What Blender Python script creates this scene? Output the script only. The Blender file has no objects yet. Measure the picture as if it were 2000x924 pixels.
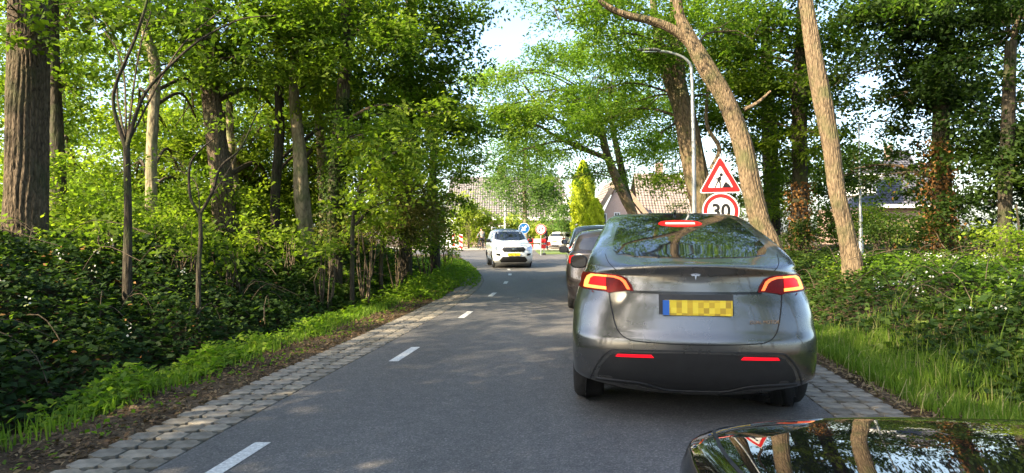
import bpy, bmesh, math, random
import numpy as np
from math import pi, sin, cos, radians, atan2, sqrt
from mathutils import Vector, Matrix
from mathutils.bvhtree import BVHTree
from mathutils.geometry import delaunay_2d_cdt

random.seed(7)
RNG = np.random.default_rng(11)
SC = bpy.context.scene
COL = SC.collection

# ------------------------------------------------------------------ camera, sky, sun, exposure
F = 1387.0          # focal length in pixels of the 2000 pixel wide photograph
HZ = 453.0          # row of the horizon
CH = 1.47           # height of the camera
cam = bpy.data.cameras.new('camera')
cam.sensor_width = 36.0
cam.lens = 36.0 * F / 2000.0
cam.shift_y = (HZ - 462.0) / 2000.0
cam.clip_start = 0.05
cam.clip_end = 3000
camo = bpy.data.objects.new('camera', cam)
camo.location = (0, 0, CH)
camo.rotation_euler = (radians(90), 0, 0)
COL.objects.link(camo)
SC.camera = camo

SUN_EL = 35.0
SUN_DIR = Vector((-0.80, -0.60, 0)).normalized()        # horizontal direction towards the sun
w = bpy.data.worlds.new('World')
SC.world = w
w.use_nodes = True
wn = w.node_tree
bgn = wn.nodes['Background']
sky = wn.nodes.new('ShaderNodeTexSky')
sky.sky_type = 'NISHITA'
sky.sun_disc = False
sky.sun_elevation = radians(SUN_EL)
sky.sun_rotation = atan2(SUN_DIR.x, SUN_DIR.y)
sky.air_density = 1.0
sky.dust_density = 2.2
sky.ozone_density = 1.0
bgn.inputs['Strength'].default_value = 0.15
wn.links.new(sky.outputs[0], bgn.inputs['Color'])
sl = bpy.data.lights.new('sun', 'SUN')
sl.energy = 5.0
sl.angle = radians(0.6)
sl.color = (1.0, 0.83, 0.58)
so = bpy.data.objects.new('sun', sl)
sdir = Vector((SUN_DIR.x * cos(radians(SUN_EL)), SUN_DIR.y * cos(radians(SUN_EL)), sin(radians(SUN_EL))))
so.rotation_euler = sdir.to_track_quat('Z', 'Y').to_euler()
COL.objects.link(so)
SC.view_settings.view_transform = 'Standard'
SC.view_settings.look = 'None'
SC.view_settings.gamma = 1.0
SC.view_settings.exposure = 1.82
SC.render.engine = 'CYCLES'
cy = SC.cycles
cy.use_denoising = True
cy.max_bounces = 7
cy.diffuse_bounces = 4
cy.glossy_bounces = 4
cy.transmission_bounces = 4
cy.transparent_max_bounces = 6
cy.sample_clamp_indirect = 6.0
cy.caustics_reflective = False
cy.caustics_refractive = False

# ------------------------------------------------------------------ helpers
def P(px, py, Y):
    return Vector(((px - 1000.0) / F * Y, Y, CH - (py - HZ) / F * Y))

def tag(o, label=None, cat=None, group=None, kind=None):
    if label: o['label'] = label
    if cat: o['category'] = cat
    if group: o['group'] = group
    if kind: o['kind'] = kind
    return o

def empty(name, loc, rz=0.0, **k):
    o = bpy.data.objects.new(name, None)
    o.location = loc
    o.rotation_euler = (0, 0, rz)
    o.empty_display_size = 0.2
    COL.objects.link(o)
    return tag(o, **k)

def link(name, me, parent=None, loc=None, **k):
    o = bpy.data.objects.new(name, me)
    COL.objects.link(o)
    if parent: o.parent = parent
    if loc is not None: o.location = loc
    return tag(o, **k)

def mesh_np(name, V, Fc, mat, smooth=False, tone=None):
    """V (n,3), Fc (m,k) of equal sided faces."""
    me = bpy.data.meshes.new(name)
    V = np.asarray(V, dtype=np.float32); Fc = np.asarray(Fc, dtype=np.int32)
    n, m, k = len(V), len(Fc), Fc.shape[1]
    me.vertices.add(n); me.vertices.foreach_set('co', V.ravel())
    me.loops.add(m * k); me.loops.foreach_set('vertex_index', Fc.ravel())
    me.polygons.add(m); me.polygons.foreach_set('loop_start', np.arange(0, m * k, k, dtype=np.int32))
    if tone is not None:
        a = me.attributes.new('tone', 'FLOAT', 'FACE')
        a.data.foreach_set('value', np.asarray(tone, dtype=np.float32))
    me.update(calc_edges=True)
    if smooth: me.polygons.foreach_set('use_smooth', np.ones(m, dtype=bool))
    for mm in (mat if isinstance(mat, (list, tuple)) else [mat]): me.materials.append(mm)
    return me

class MB:
    """collects simple shapes into one mesh"""
    def __init__(s): s.v = []; s.f = []
    def add(s, vs, fs):
        b = len(s.v); s.v += [tuple(v) for v in vs]; s.f += [tuple(b + i for i in f) for f in fs]; return s
    def box(s, c, d, rz=0.0, M=None):
        x, y, z = d[0] / 2, d[1] / 2, d[2] / 2
        vs = [(a, b, e) for a in (-x, x) for b in (-y, y) for e in (-z, z)]
        R = M if M is not None else Matrix.Rotation(rz, 3, 'Z')
        vs = [R @ Vector(v) + Vector(c) for v in vs]
        return s.add(vs, [(0, 1, 3, 2), (4, 6, 7, 5), (0, 4, 5, 1), (2, 3, 7, 6), (0, 2, 6, 4), (1, 5, 7, 3)])
    def tube(s, pts, rad, n=10, cap=True):
        pts = [Vector(p) for p in pts]
        if not hasattr(rad, '__len__'): rad = [rad] * len(pts)
        b = len(s.v); ref = None
        for i, p in enumerate(pts):
            t = (pts[min(i + 1, len(pts) - 1)] - pts[max(i - 1, 0)]).normalized()
            if ref is None: ref = Vector((1, 0, 0)) if abs(t.x) < .8 else Vector((0, 1, 0))
            u = (ref - t * ref.dot(t)).normalized(); ref = u; q = t.cross(u)
            for k in range(n):
                a = 2 * pi * k / n
                s.v.append(tuple(p + (u * cos(a) + q * sin(a)) * rad[i]))
        for i in range(len(pts) - 1):
            for k in range(n):
                k2 = (k + 1) % n
                s.f.append((b + i * n + k, b + i * n + k2, b + (i + 1) * n + k2, b + (i + 1) * n + k))
        if cap:
            s.f.append(tuple(b + k for k in range(n))[::-1])
            s.f.append(tuple(b + (len(pts) - 1) * n + k for k in range(n)))
        return s
    def lathe(s, prof, n=24, axis='Z', c=(0, 0, 0)):
        b = len(s.v)
        for (r, h) in prof:
            for k in range(n):
                a = 2 * pi * k / n
                if axis == 'Z': v = (r * cos(a), r * sin(a), h)
                elif axis == 'X': v = (h, r * cos(a), r * sin(a))
                else: v = (r * cos(a), h, r * sin(a))
                s.v.append((v[0] + c[0], v[1] + c[1], v[2] + c[2]))
        for i in range(len(prof) - 1):
            for k in range(n):
                k2 = (k + 1) % n
                s.f.append((b + i * n + k, b + i * n + k2, b + (i + 1) * n + k2, b + (i + 1) * n + k))
        return s
    def prism(s, poly, y0, y1):
        """poly of (x,z) extruded along y"""
        n = len(poly); b = len(s.v)
        s.v += [(x, y0, z) for x, z in poly] + [(x, y1, z) for x, z in poly]
        s.f.append(tuple(b + i for i in range(n))); s.f.append(tuple(b + n + i for i in range(n))[::-1])
        for i in range(n):
            j = (i + 1) % n; s.f.append((b + i, b + n + i, b + n + j, b + j))
        return s
    def build(s, name, mat, parent=None, smooth=False, loc=None, off=None, **k):
        me = bpy.data.meshes.new(name)
        v = s.v
        if off is not None: v = [(a - off[0], b - off[1], c - off[2]) for a, b, c in v]
        me.from_pydata(v, [], s.f)
        me.materials.append(mat)
        bm = bmesh.new(); bm.from_mesh(me); bmesh.ops.recalc_face_normals(bm, faces=bm.faces); bm.to_mesh(me); bm.free()
        if smooth:
            me.polygons.foreach_set('use_smooth', np.ones(len(me.polygons), dtype=bool))
            try: me.set_sharp_from_angle(angle=radians(40))
            except Exception: pass
        me.update()
        return link(name, me, parent, loc, **k)

# ------------------------------------------------------------------ materials
def new_mat(name):
    m = bpy.data.materials.new(name); m.use_nodes = True
    nt = m.node_tree; b = nt.nodes['Principled BSDF']
    return m, nt, b

def N(nt, t, **k):
    n = nt.nodes.new(t)
    for a, v in k.items():
        if a.startswith('i_'): n.inputs[a[2:].replace('_', ' ')].default_value = v
        else: setattr(n, a, v)
    return n

def ramp(nt, fac, stops):
    r = nt.nodes.new('ShaderNodeValToRGB')
    e = r.color_ramp.elements
    while len(e) < len(stops): e.new(0.5)
    for i, (p, c) in enumerate(stops):
        e[i].position = p; e[i].color = (*c, 1)
    nt.links.new(fac, r.inputs[0])
    return r

def simple(name, col, rough=.5, metal=0.0, var=.12, scale=6.0, coat=0.0, bump=0.0, bscale=60.0, spec=.5):
    m, nt, b = new_mat(name)
    tc = N(nt, 'ShaderNodeTexCoord')
    no = N(nt, 'ShaderNodeTexNoise'); no.inputs['Scale'].default_value = scale; no.inputs['Detail'].default_value = 5
    nt.links.new(tc.outputs['Object'], no.inputs['Vector'])
    lo = tuple(max(0, c * (1 - var)) for c in col); hi = tuple(min(1, c * (1 + var)) for c in col)
    r = ramp(nt, no.outputs[0], [(.3, lo), (.7, hi)])
    nt.links.new(r.outputs[0], b.inputs['Base Color'])
    b.inputs['Roughness'].default_value = rough
    b.inputs['Metallic'].default_value = metal
    b.inputs['Specular IOR Level'].default_value = spec
    b.inputs['Coat Weight'].default_value = coat
    b.inputs['Coat Roughness'].default_value = 0.03
    if bump > 0:
        n2 = N(nt, 'ShaderNodeTexNoise'); n2.inputs['Scale'].default_value = bscale; n2.inputs['Detail'].default_value = 4
        nt.links.new(tc.outputs['Object'], n2.inputs['Vector'])
        bp = N(nt, 'ShaderNodeBump'); bp.inputs['Strength'].default_value = bump; bp.inputs['Distance'].default_value = .01
        nt.links.new(n2.outputs[0], bp.inputs['Height']); nt.links.new(bp.outputs[0], b.inputs['Normal'])
    return m

def emit(name, col, strength, base=None):
    m, nt, b = new_mat(name)
    tc = N(nt, 'ShaderNodeTexCoord'); no = N(nt, 'ShaderNodeTexNoise'); no.inputs['Scale'].default_value = 30
    nt.links.new(tc.outputs['Object'], no.inputs['Vector'])
    r = ramp(nt, no.outputs[0], [(.3, tuple(c * .9 for c in col)), (.7, col)])
    nt.links.new(r.outputs[0], b.inputs['Emission Color'])
    b.inputs['Base Color'].default_value = (*(base or col), 1)
    b.inputs['Emission Strength'].default_value = strength
    b.inputs['Specular IOR Level'].default_value = .2
    b.inputs['Roughness'].default_value = .35
    return m

def leaf_mat(name, stops, trans=.45, rough=.6, tboost=1.9, spec=.14):
    m, nt, b = new_mat(name)
    at = N(nt, 'ShaderNodeAttribute'); at.attribute_name = 'tone'
    r = ramp(nt, at.outputs['Fac'], stops)
    geo = N(nt, 'ShaderNodeNewGeometry')
    b.inputs['Roughness'].default_value = rough
    b.inputs['Specular IOR Level'].default_value = spec
    nt.links.new(r.outputs[0], b.inputs['Base Color'])
    tr = N(nt, 'ShaderNodeBsdfTranslucent')
    mul = N(nt, 'ShaderNodeMix'); mul.data_type = 'RGBA'; mul.blend_type = 'MULTIPLY'; mul.inputs[0].default_value = 1.0
    nt.links.new(r.outputs[0], mul.inputs[6]); mul.inputs[7].default_value = (tboost * 1.06, tboost * 1.16, tboost * .5, 1)
    nt.links.new(mul.outputs[2], tr.inputs['Color'])
    mx = N(nt, 'ShaderNodeMixShader'); mx.inputs[0].default_value = trans
    nt.links.new(b.outputs[0], mx.inputs[1]); nt.links.new(tr.outputs[0], mx.inputs[2])
    nt.links.new(mx.outputs[0], nt.nodes['Material Output'].inputs['Surface'])
    return m

def bark_mat(name, dark, light, scale=9.0, stretch=.16, bump=.9, moss=None):
    m, nt, b = new_mat(name)
    tc = N(nt, 'ShaderNodeTexCoord')
    mp = N(nt, 'ShaderNodeMapping'); mp.inputs['Scale'].default_value = (1, 1, stretch)
    nt.links.new(tc.outputs['Object'], mp.inputs['Vector'])
    no = N(nt, 'ShaderNodeTexNoise'); no.inputs['Scale'].default_value = scale; no.inputs['Detail'].default_value = 8; no.inputs['Roughness'].default_value = .62
    no.inputs['Distortion'].default_value = 1.4
    nt.links.new(mp.outputs[0], no.inputs['Vector'])
    vo = N(nt, 'ShaderNodeTexVoronoi'); vo.feature = 'DISTANCE_TO_EDGE'; vo.inputs['Scale'].default_value = scale * 1.9
    nt.links.new(mp.outputs[0], vo.inputs['Vector'])
    mu = N(nt, 'ShaderNodeMath'); mu.operation = 'MULTIPLY_ADD'; mu.inputs[1].default_value = .9
    nt.links.new(vo.outputs[0], mu.inputs[0]); nt.links.new(no.outputs[0], mu.inputs[2])
    r = ramp(nt, mu.outputs[0], [(.36, dark), (.72, light)])
    out = r.outputs[0]
    if moss:
        n3 = N(nt, 'ShaderNodeTexNoise'); n3.inputs['Scale'].default_value = 2.2; n3.inputs['Detail'].default_value = 6
        nt.links.new(tc.outputs['Object'], n3.inputs['Vector'])
        rr = ramp(nt, n3.outputs[0], [(.5, (0, 0, 0)), (.68, (.8, .8, .8))])
        mx = N(nt, 'ShaderNodeMix'); mx.data_type = 'RGBA'
        nt.links.new(rr.outputs[0], mx.inputs[0]); nt.links.new(out, mx.inputs[6]); mx.inputs[7].default_value = (*moss, 1)
        out = mx.outputs[2]
    nt.links.new(out, b.inputs['Base Color'])
    b.inputs['Roughness'].default_value = .9
    b.inputs['Specular IOR Level'].default_value = .2
    bp = N(nt, 'ShaderNodeBump'); bp.inputs['Strength'].default_value = bump; bp.inputs['Distance'].default_value = .03
    nt.links.new(mu.outputs[0], bp.inputs['Height']); nt.links.new(bp.outputs[0], b.inputs['Normal'])
    return m

M = {}
M['oak_bark'] = bark_mat('oak_bark', (.028, .021, .014), (.13, .098, .065), 14, .30, 1.0, (.06, .065, .03))
M['dark_bark'] = bark_mat('dark_bark', (.014, .011, .008), (.070, .058, .040), 12, .2, .8, (.05, .07, .02))
M['light_bark'] = bark_mat('light_bark', (.10, .08, .05), (.30, .25, .16), 7, .4, .5, (.12, .15, .05))
M['locust_bark'] = bark_mat('locust_bark', (.04, .028, .018), (.225, .165, .10), 15, .20, 1.0, (.10, .105, .045))
M['twig'] = bark_mat('twig_bark', (.03, .024, .016), (.11, .085, .055), 14, .3, .5)

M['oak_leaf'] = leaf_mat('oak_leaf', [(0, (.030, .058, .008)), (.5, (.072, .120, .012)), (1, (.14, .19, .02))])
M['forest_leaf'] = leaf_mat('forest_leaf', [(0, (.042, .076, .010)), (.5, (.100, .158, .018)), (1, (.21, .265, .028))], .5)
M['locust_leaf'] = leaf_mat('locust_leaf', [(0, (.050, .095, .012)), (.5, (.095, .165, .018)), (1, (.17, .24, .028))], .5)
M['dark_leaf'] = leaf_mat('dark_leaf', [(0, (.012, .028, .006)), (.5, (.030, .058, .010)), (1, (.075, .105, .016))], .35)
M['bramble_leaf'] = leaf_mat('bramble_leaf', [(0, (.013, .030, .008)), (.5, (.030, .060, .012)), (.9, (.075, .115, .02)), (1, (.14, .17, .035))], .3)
M['weed_leaf'] = leaf_mat('weed_leaf', [(0, (.06, .12, .012)), (.5, (.115, .20, .018)), (1, (.23, .29, .03))], .45)
M['grass_blade'] = leaf_mat('grass_blade', [(0, (.06, .11, .015)), (.5, (.12, .20, .025)), (.93, (.19, .25, .04)), (1, (.30, .28, .13))], .4)
M['dead_leaf'] = leaf_mat('dead_leaf', [(0, (.10, .045, .015)), (.5, (.22, .105, .035)), (1, (.36, .20, .07))], .3, tboost=1.0)
M['litter_leaf'] = leaf_mat('litter_leaf', [(0, (.045, .028, .016)), (.5, (.13, .085, .045)), (1, (.30, .22, .12))], .15, tboost=1.0)
M['lime_leaf'] = leaf_mat('lime_leaf', [(0, (.20, .26, .015)), (.5, (.33, .38, .02)), (1, (.45, .48, .04))], .3)
M['hedge_leaf'] = leaf_mat('hedge_leaf', [(0, (.10, .16, .015)), (.5, (.19, .25, .03)), (1, (.32, .35, .06))], .4)
M['birch_leaf'] = leaf_mat('birch_leaf', [(0, (.06, .11, .03)), (.5, (.10, .17, .045)), (1, (.16, .23, .06))], .45)
M['flower'] = leaf_mat('flower_petal', [(0, (.45, .45, .42)), (1, (.8, .8, .76))], .3, tboost=1.0)
M['olive_leaf'] = leaf_mat('olive_leaf', [(0, (.05, .06, .015)), (.5, (.10, .10, .03)), (1, (.20, .16, .05))], .35)

# ------------------------------------------------------------------ terrain
YS = [-60, 4.3, 5.0, 7.4, 9.0, 12.66, 16, 19, 21.5, 24, 29, 43, 58]
XLs = [-9.4, -2.22, -2.15, -1.88, -1.68, -1.27, -.98, -.84, -.85, -1.02, -1.5, -3.2, -5.2]
YR = [-60, 5.56, 14, 20, 26, 32, 40, 60]
XRs = [-4.9, 2.55, 3.45, 4.0, 4.4, 4.7, 5.2, 7.5]
def XL(y): return np.interp(y, YS, XLs)
def XR(y): return np.interp(y, YR, XRs)
def sst(t):
    t = np.clip(t, 0, 1); return t * t * (3 - 2 * t)
def vnoise(x, y, s=1.0):
    return (np.sin(x * 1.7 * s + 1.3 * np.sin(y * .9 * s)) * np.cos(y * 2.1 * s + .7 * np.sin(x * 1.3 * s)) * .5
            + np.sin(x * 4.1 * s + y * 3.3 * s + 1.0) * .25 + np.sin(x * 7.7 * s - y * 6.9 * s + 2.0) * .12)
def hgt(x, y):
    x = np.asarray(x, dtype=float); y = np.asarray(y, dtype=float)
    dl = XL(y) - x; dr = x - XR(y)
    fl = 1 - sst((y - 25.0) / 6.0); fr = 1 - sst((y - 30.0) / 14.0)
    bankl = (1.15 * sst((dl - 1.75) / 3.4) + .35 * sst((dl - 5) / 12) - .10 * np.exp(-((dl - 1.9) / .35) ** 2)) * fl
    bankr = (.72 * sst((dr - 1.15) / 2.4) + .22 * sst((dr - 4) / 6)) * fr
    rough = sst((np.maximum(dl, dr) - .6) / 1.0) * .06 * vnoise(x, y, 1.0) * np.where(y < 40, 1, .3)
    far = np.where(np.hypot(x, y) > 300, 0, 1)
    return (bankl + bankr + rough) * far - .03 * np.where((dl < .0) & (dr < .0), 1, 0) - np.where((dl < .62) & (dr < .62), .03, 0)

def ground_mat():
    m, nt, b = new_mat('forest_soil')
    tc = N(nt, 'ShaderNodeTexCoord')
    n1 = N(nt, 'ShaderNodeTexNoise'); n1.inputs['Scale'].default_value = 1.2; n1.inputs['Detail'].default_value = 9; n1.inputs['Roughness'].default_value = .7
    n2 = N(nt, 'ShaderNodeTexNoise'); n2.inputs['Scale'].default_value = 38; n2.inputs['Detail'].default_value = 6
    nt.links.new(tc.outputs['Object'], n1.inputs['Vector']); nt.links.new(tc.outputs['Object'], n2.inputs['Vector'])
    r1 = ramp(nt, n1.outputs[0], [(.35, (.05, .034, .02)), (.5, (.10, .07, .042)), (.65, (.16, .12, .075))])
    r2 = ramp(nt, n2.outputs[0], [(.35, (.45, .42, .4)), (.6, (1, 1, 1)), (.75, (1.0, .95, .8))])
    mx = N(nt, 'ShaderNodeMix'); mx.data_type = 'RGBA'; mx.blend_type = 'MULTIPLY'; mx.inputs[0].default_value = 1
    nt.links.new(r1.outputs[0], mx.inputs[6]); nt.links.new(r2.outputs[0], mx.inputs[7])
    nt.links.new(mx.outputs[2], b.inputs['Base Color'])
    b.inputs['Roughness'].default_value = .95; b.inputs['Specular IOR Level'].default_value = .15
    bp = N(nt, 'ShaderNodeBump'); bp.inputs['Distance'].default_value = .04; bp.inputs['Strength'].default_value = .9
    nt.links.new(n2.outputs[0], bp.inputs['Height']); nt.links.new(bp.outputs[0], b.inputs['Normal'])
    return m
M['soil'] = ground_mat()

xs = np.concatenate([[-1500, -600, -250, -120, -70, -45], np.arange(-34, -12, 1.0), np.arange(-12, 14, .24), np.arange(14, 36, 1.0), [45, 70, 120, 250, 600, 1500]])
ys = np.concatenate([[-1500, -600, -250, -120, -60, -40, -25, -15, -8], np.arange(-4, 30, .3), np.arange(30, 80, 1.0), [95, 120, 170, 260, 500, 1000, 2500]])
gx, gy = np.meshgrid(xs, ys)
gz = hgt(gx, gy)
nx, ny = len(xs), len(ys)
idx = np.arange(nx * ny).reshape(ny, nx)
Fg = np.stack([idx[:-1, :-1], idx[:-1, 1:], idx[1:, 1:], idx[1:, :-1]], -1).reshape(-1, 4)
link('ground', mesh_np('ground', np.stack([gx, gy, gz], -1).reshape(-1, 3), Fg, M['soil'], True), kind='structure')

def asphalt():
    m, nt, b = new_mat('asphalt')
    tc = N(nt, 'ShaderNodeTexCoord')
    n1 = N(nt, 'ShaderNodeTexNoise'); n1.inputs['Scale'].default_value = .5; n1.inputs['Detail'].default_value = 6
    mp = N(nt, 'ShaderNodeMapping'); mp.inputs['Scale'].default_value = (2.2, .35, 1)
    n2 = N(nt, 'ShaderNodeTexNoise'); n2.inputs['Scale'].default_value = 130; n2.inputs['Detail'].default_value = 3
    v = N(nt, 'ShaderNodeTexVoronoi'); v.inputs['Scale'].default_value = 95
    nt.links.new(tc.outputs['Object'], mp.inputs['Vector']); nt.links.new(mp.outputs[0], n1.inputs['Vector'])
    nt.links.new(tc.outputs['Object'], n2.inputs['Vector']); nt.links.new(tc.outputs['Object'], v.inputs['Vector'])
    r1 = ramp(nt, n1.outputs[0], [(.3, (.104, .099, .094)), (.5, (.120, .114, .108)), (.7, (.150, .142, .132))])
    r2 = ramp(nt, v.outputs['Color'], [(.1, (.45, .45, .45)), (.7, (1.05, 1.05, 1.05)), (1, (2.3, 2.25, 2.15))])
    mx = N(nt, 'ShaderNodeMix'); mx.data_type = 'RGBA'; mx.blend_type = 'MULTIPLY'; mx.inputs[0].default_value = .7
    nt.links.new(r1.outputs[0], mx.inputs[6]); nt.links.new(r2.outputs[0], mx.inputs[7])
    n4 = N(nt, 'ShaderNodeTexNoise'); n4.inputs['Scale'].default_value = 7; n4.inputs['Detail'].default_value = 8; n4.inputs['Roughness'].default_value = .7
    nt.links.new(tc.outputs['Object'], n4.inputs['Vector'])
    r4 = ramp(nt, n4.outputs[0], [(.3, (.80, .80, .80)), (.55, (1, 1, 1)), (.72, (1.12, 1.10, 1.06))])
    vc = N(nt, 'ShaderNodeTexVoronoi'); vc.feature = 'DISTANCE_TO_EDGE'; vc.inputs['Scale'].default_value = .35
    nw = N(nt, 'ShaderNodeVectorMath'); nw.operation = 'MULTIPLY_ADD'; nw.inputs[1].default_value = (.9, .9, 0)
    nt.links.new(n4.outputs['Color'], nw.inputs[0]); nt.links.new(tc.outputs['Object'], nw.inputs[2]); nt.links.new(nw.outputs[0], vc.inputs['Vector'])
    r5 = ramp(nt, vc.outputs[0], [(0, (.55, .55, .55)), (.006, (1, 1, 1))])
    m4 = N(nt, 'ShaderNodeMix'); m4.data_type = 'RGBA'; m4.blend_type = 'MULTIPLY'; m4.inputs[0].default_value = 1
    nt.links.new(mx.outputs[2], m4.inputs[6]); nt.links.new(r4.outputs[0], m4.inputs[7])
    m5 = N(nt, 'ShaderNodeMix'); m5.data_type = 'RGBA'; m5.blend_type = 'MULTIPLY'; m5.inputs[0].default_value = .6
    nt.links.new(m4.outputs[2], m5.inputs[6]); nt.links.new(r5.outputs[0], m5.inputs[7])
    nt.links.new(m5.outputs[2], b.inputs['Base Color'])
    b.inputs['Roughness'].default_value = .72; b.inputs['Specular IOR Level'].default_value = .4
    bp = N(nt, 'ShaderNodeBump'); bp.inputs['Distance'].default_value = .006; bp.inputs['Strength'].default_value = .6
    nt.links.new(v.outputs['Distance'], bp.inputs['Height']); nt.links.new(bp.outputs[0], b.inputs['Normal'])
    return m
M['asphalt'] = asphalt()
M['paint'] = simple('road_paint', (.55, .55, .52), .7, var=.30, scale=45, bump=.5, bscale=120)
M['concrete'] = simple('paver_concrete', (.22, .20, .165), .9, var=.35, scale=9, bump=.8, bscale=70, spec=.2)
_nt = M['concrete'].node_tree; _b = _nt.nodes['Principled BSDF']; _src = _b.inputs['Base Color'].links[0].from_socket
_oi = N(_nt, 'ShaderNodeObjectInfo'); _r = ramp(_nt, _oi.outputs['Random'], [(0, (.68, .68, .66)), (.6, (1, 1, 1)), (1, (1.2, 1.16, 1.08))])
_m = N(_nt, 'ShaderNodeMix'); _m.data_type = 'RGBA'; _m.blend_type = 'MULTIPLY'; _m.inputs[0].default_value = 1
_nt.links.new(_src, _m.inputs[6]); _nt.links.new(_r.outputs[0], _m.inputs[7]); _nt.links.new(_m.outputs[2], _b.inputs['Base Color'])
M['paving'] = simple('pale_paving', (.38, .34, .29), .85, var=.15, scale=3, bump=.4)
M['sand'] = simple('edge_sand', (.045, .042, .022), .95, var=.3, scale=7, bump=.9, bscale=40, spec=.1)
M['lawn'] = simple('lawn_base', (.10, .15, .03), .9, var=.3, scale=8, bump=.6)

# road sheet with its junction
rb = MB()
Yr = np.concatenate([np.arange(-60, 58, .5)])
pts = []
for y in Yr:
    a, b_ = float(XL(y)), float(XR(y))
    pts.append((a, b_, y))
for (a0, b0, y0), (a1, b1, y1) in zip(pts[:-1], pts[1:]):
    rb.add([(a0, y0, .0), (b0, y0, .0), (b1, y1, .0), (a1, y1, .0)], [(0, 1, 2, 3)])
rb.build('road', M['asphalt'], kind='structure')
MB().add([(-70, 46.5, .004), (-3.6, 46.5, .004), (-3.2, 43.5, .004), (5.6, 43.5, .004), (7.0, 52, .004), (40, 52, .004), (40, 57.5, .004), (-70, 57.5, .004)],
         [tuple(range(8))]).build('side_road', M['asphalt'], kind='structure')
MB().box((-8, 61.3, .05), (64, 7.5, .10)).build('far_pavement', M['paving'], kind='structure')

# road edge dashes
for i, (px, py0, py1, wd) in enumerate([(0, 0, 0, 0)]): pass
dash_y = [3.95, 8.05, 12.1, 16.15, 20.1, 24.0, 27.2]
dash_x = {3.95: -1.86, 4.95: -1.735, 8.05: -1.345, 9.05: -1.225, 12.1: -.87, 13.1: -.77, 16.15: -.50, 17.1: -.42, 20.1: -.20, 21.0: -.165,
          24.0: -.07, 24.9: -.07, 27.2: -.10, 28.0: -.14}
ky = sorted(dash_x)
def dx_(y): return float(np.interp(y, ky, [dash_x[k] for k in ky]))
for i, y in enumerate(dash_y):
    L = 1.0; vs = []
    for t in np.linspace(0, 1, 6):
        yy = y + L * t; c = dx_(yy)
        vs += [(c - .055, yy, .004), (c + .055, yy, .004)]
    MB().add(vs, [(2 * k, 2 * k + 1, 2 * k + 3, 2 * k + 2) for k in range(5)]).build('road_marking', M['paint'], kind='structure')

# perforated grass pavers along both road edges: blocks with cut corners that leave eye-shaped holes
def paver_mesh(name, seed):
    r = random.Random(seed)
    hx, hy, cx, cy_, g = .1, .1, .070, .042, .006
    o = [(-hx + cx, -hy + g), (hx - cx, -hy + g), (hx - cx * .62, -hy + cy_ * .70), (hx - cx * .25, -hy + cy_ * .95), (hx - g, -hy + cy_), (hx - g, hy - cy_), (hx - cx * .25, hy - cy_ * .95), (hx - cx * .62, hy - cy_ * .70), (hx - cx, hy - g),
         (-hx + cx, hy - g), (-hx + cx * .62, hy - cy_ * .70), (-hx + cx * .25, hy - cy_ * .95), (-hx + g, hy - cy_), (-hx + g, -hy + cy_), (-hx + cx * .25, -hy + cy_ * .95), (-hx + cx * .62, -hy + cy_ * .70)]
    n = len(o)
    top = [(x * .985 + r.uniform(-.001, .001), y * .985 + r.uniform(-.001, .001), 0) for x, y in o]
    rim = [(x, y, -.002) for x, y in o]; bot = [(x, y, -.045) for x, y in o]
    fs = [tuple(range(n))]
    for i in range(n):
        j = (i + 1) % n
        fs += [(i, n + i, n + j, j), (n + i, 2 * n + i, 2 * n + j, n + j)]
    vs = [(x, y, z) for x, y, z in top + rim + bot]
    me = bpy.data.meshes.new(name); me.from_pydata(vs, [], fs)
    bm = bmesh.new(); bm.from_mesh(me); bmesh.ops.recalc_face_normals(bm, faces=bm.faces); bm.to_mesh(me); bm.free()
    me.materials.append(M['concrete']); return me
PV = [paver_mesh('paver_block', s) for s in range(4)]
def strip(sign, y0, y1, y2, rows, name):
    edge = XL if sign < 0 else XR
    sh = MB(); yy = np.arange(y0 - 1, y2 + 1, .4)
    for a, b_ in zip(yy[:-1], yy[1:]):
        ea, eb = float(edge(a)), float(edge(b_)); q = sign * .70
        sh.add([(ea, a, -.026), (ea + q, a, -.026), (eb + q, b_, -.026), (eb, b_, -.026)], [(0, 1, 2, 3)])
    s = sh.build(name, M['sand'], kind='structure')
    V2, F2 = [], []
    for k in range(rows):
        y = y0
        while y < y2:
            e = float(edge(y)); sl_ = (float(edge(y + .2)) - float(edge(y - .2))) / .4
            loc = (e + sign * (.102 + .2 * k), y, .006 + random.uniform(-.003, .003)); rz = -atan2(sl_, 1) + random.uniform(-.012, .012)
            me = random.choice(PV)
            if y < y1:
                o = link('paver', me, s, loc)
                o.rotation_euler = (random.uniform(-.008, .008), random.uniform(-.010, .010), rz)
            else:
                b0 = len(V2); ca, sa = cos(rz), sin(rz)
                for v in me.vertices: V2.append((v.co.x * ca - v.co.y * sa + loc[0], v.co.x * sa + v.co.y * ca + loc[1], v.co.z + loc[2]))
                F2 += [tuple(b0 + q for q in p.vertices) for p in me.polygons]
            y += .201
    if V2:
        me = bpy.data.meshes.new('far_pavers'); me.from_pydata(V2, [], F2); me.materials.append(M['concrete']); link('far_pavers', me, s, kind='stuff')
strip(-1, 3.3, 18.0, 24.0, 3, 'left_road_edge_paving')
strip(1, 4.2, 14.0, 14.0, 3, 'right_road_edge_paving')
MB().box((4.6, 50.5, .02), (5.6, 8.0, .10)).build('traffic_island', M['lawn'], kind='structure')

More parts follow.
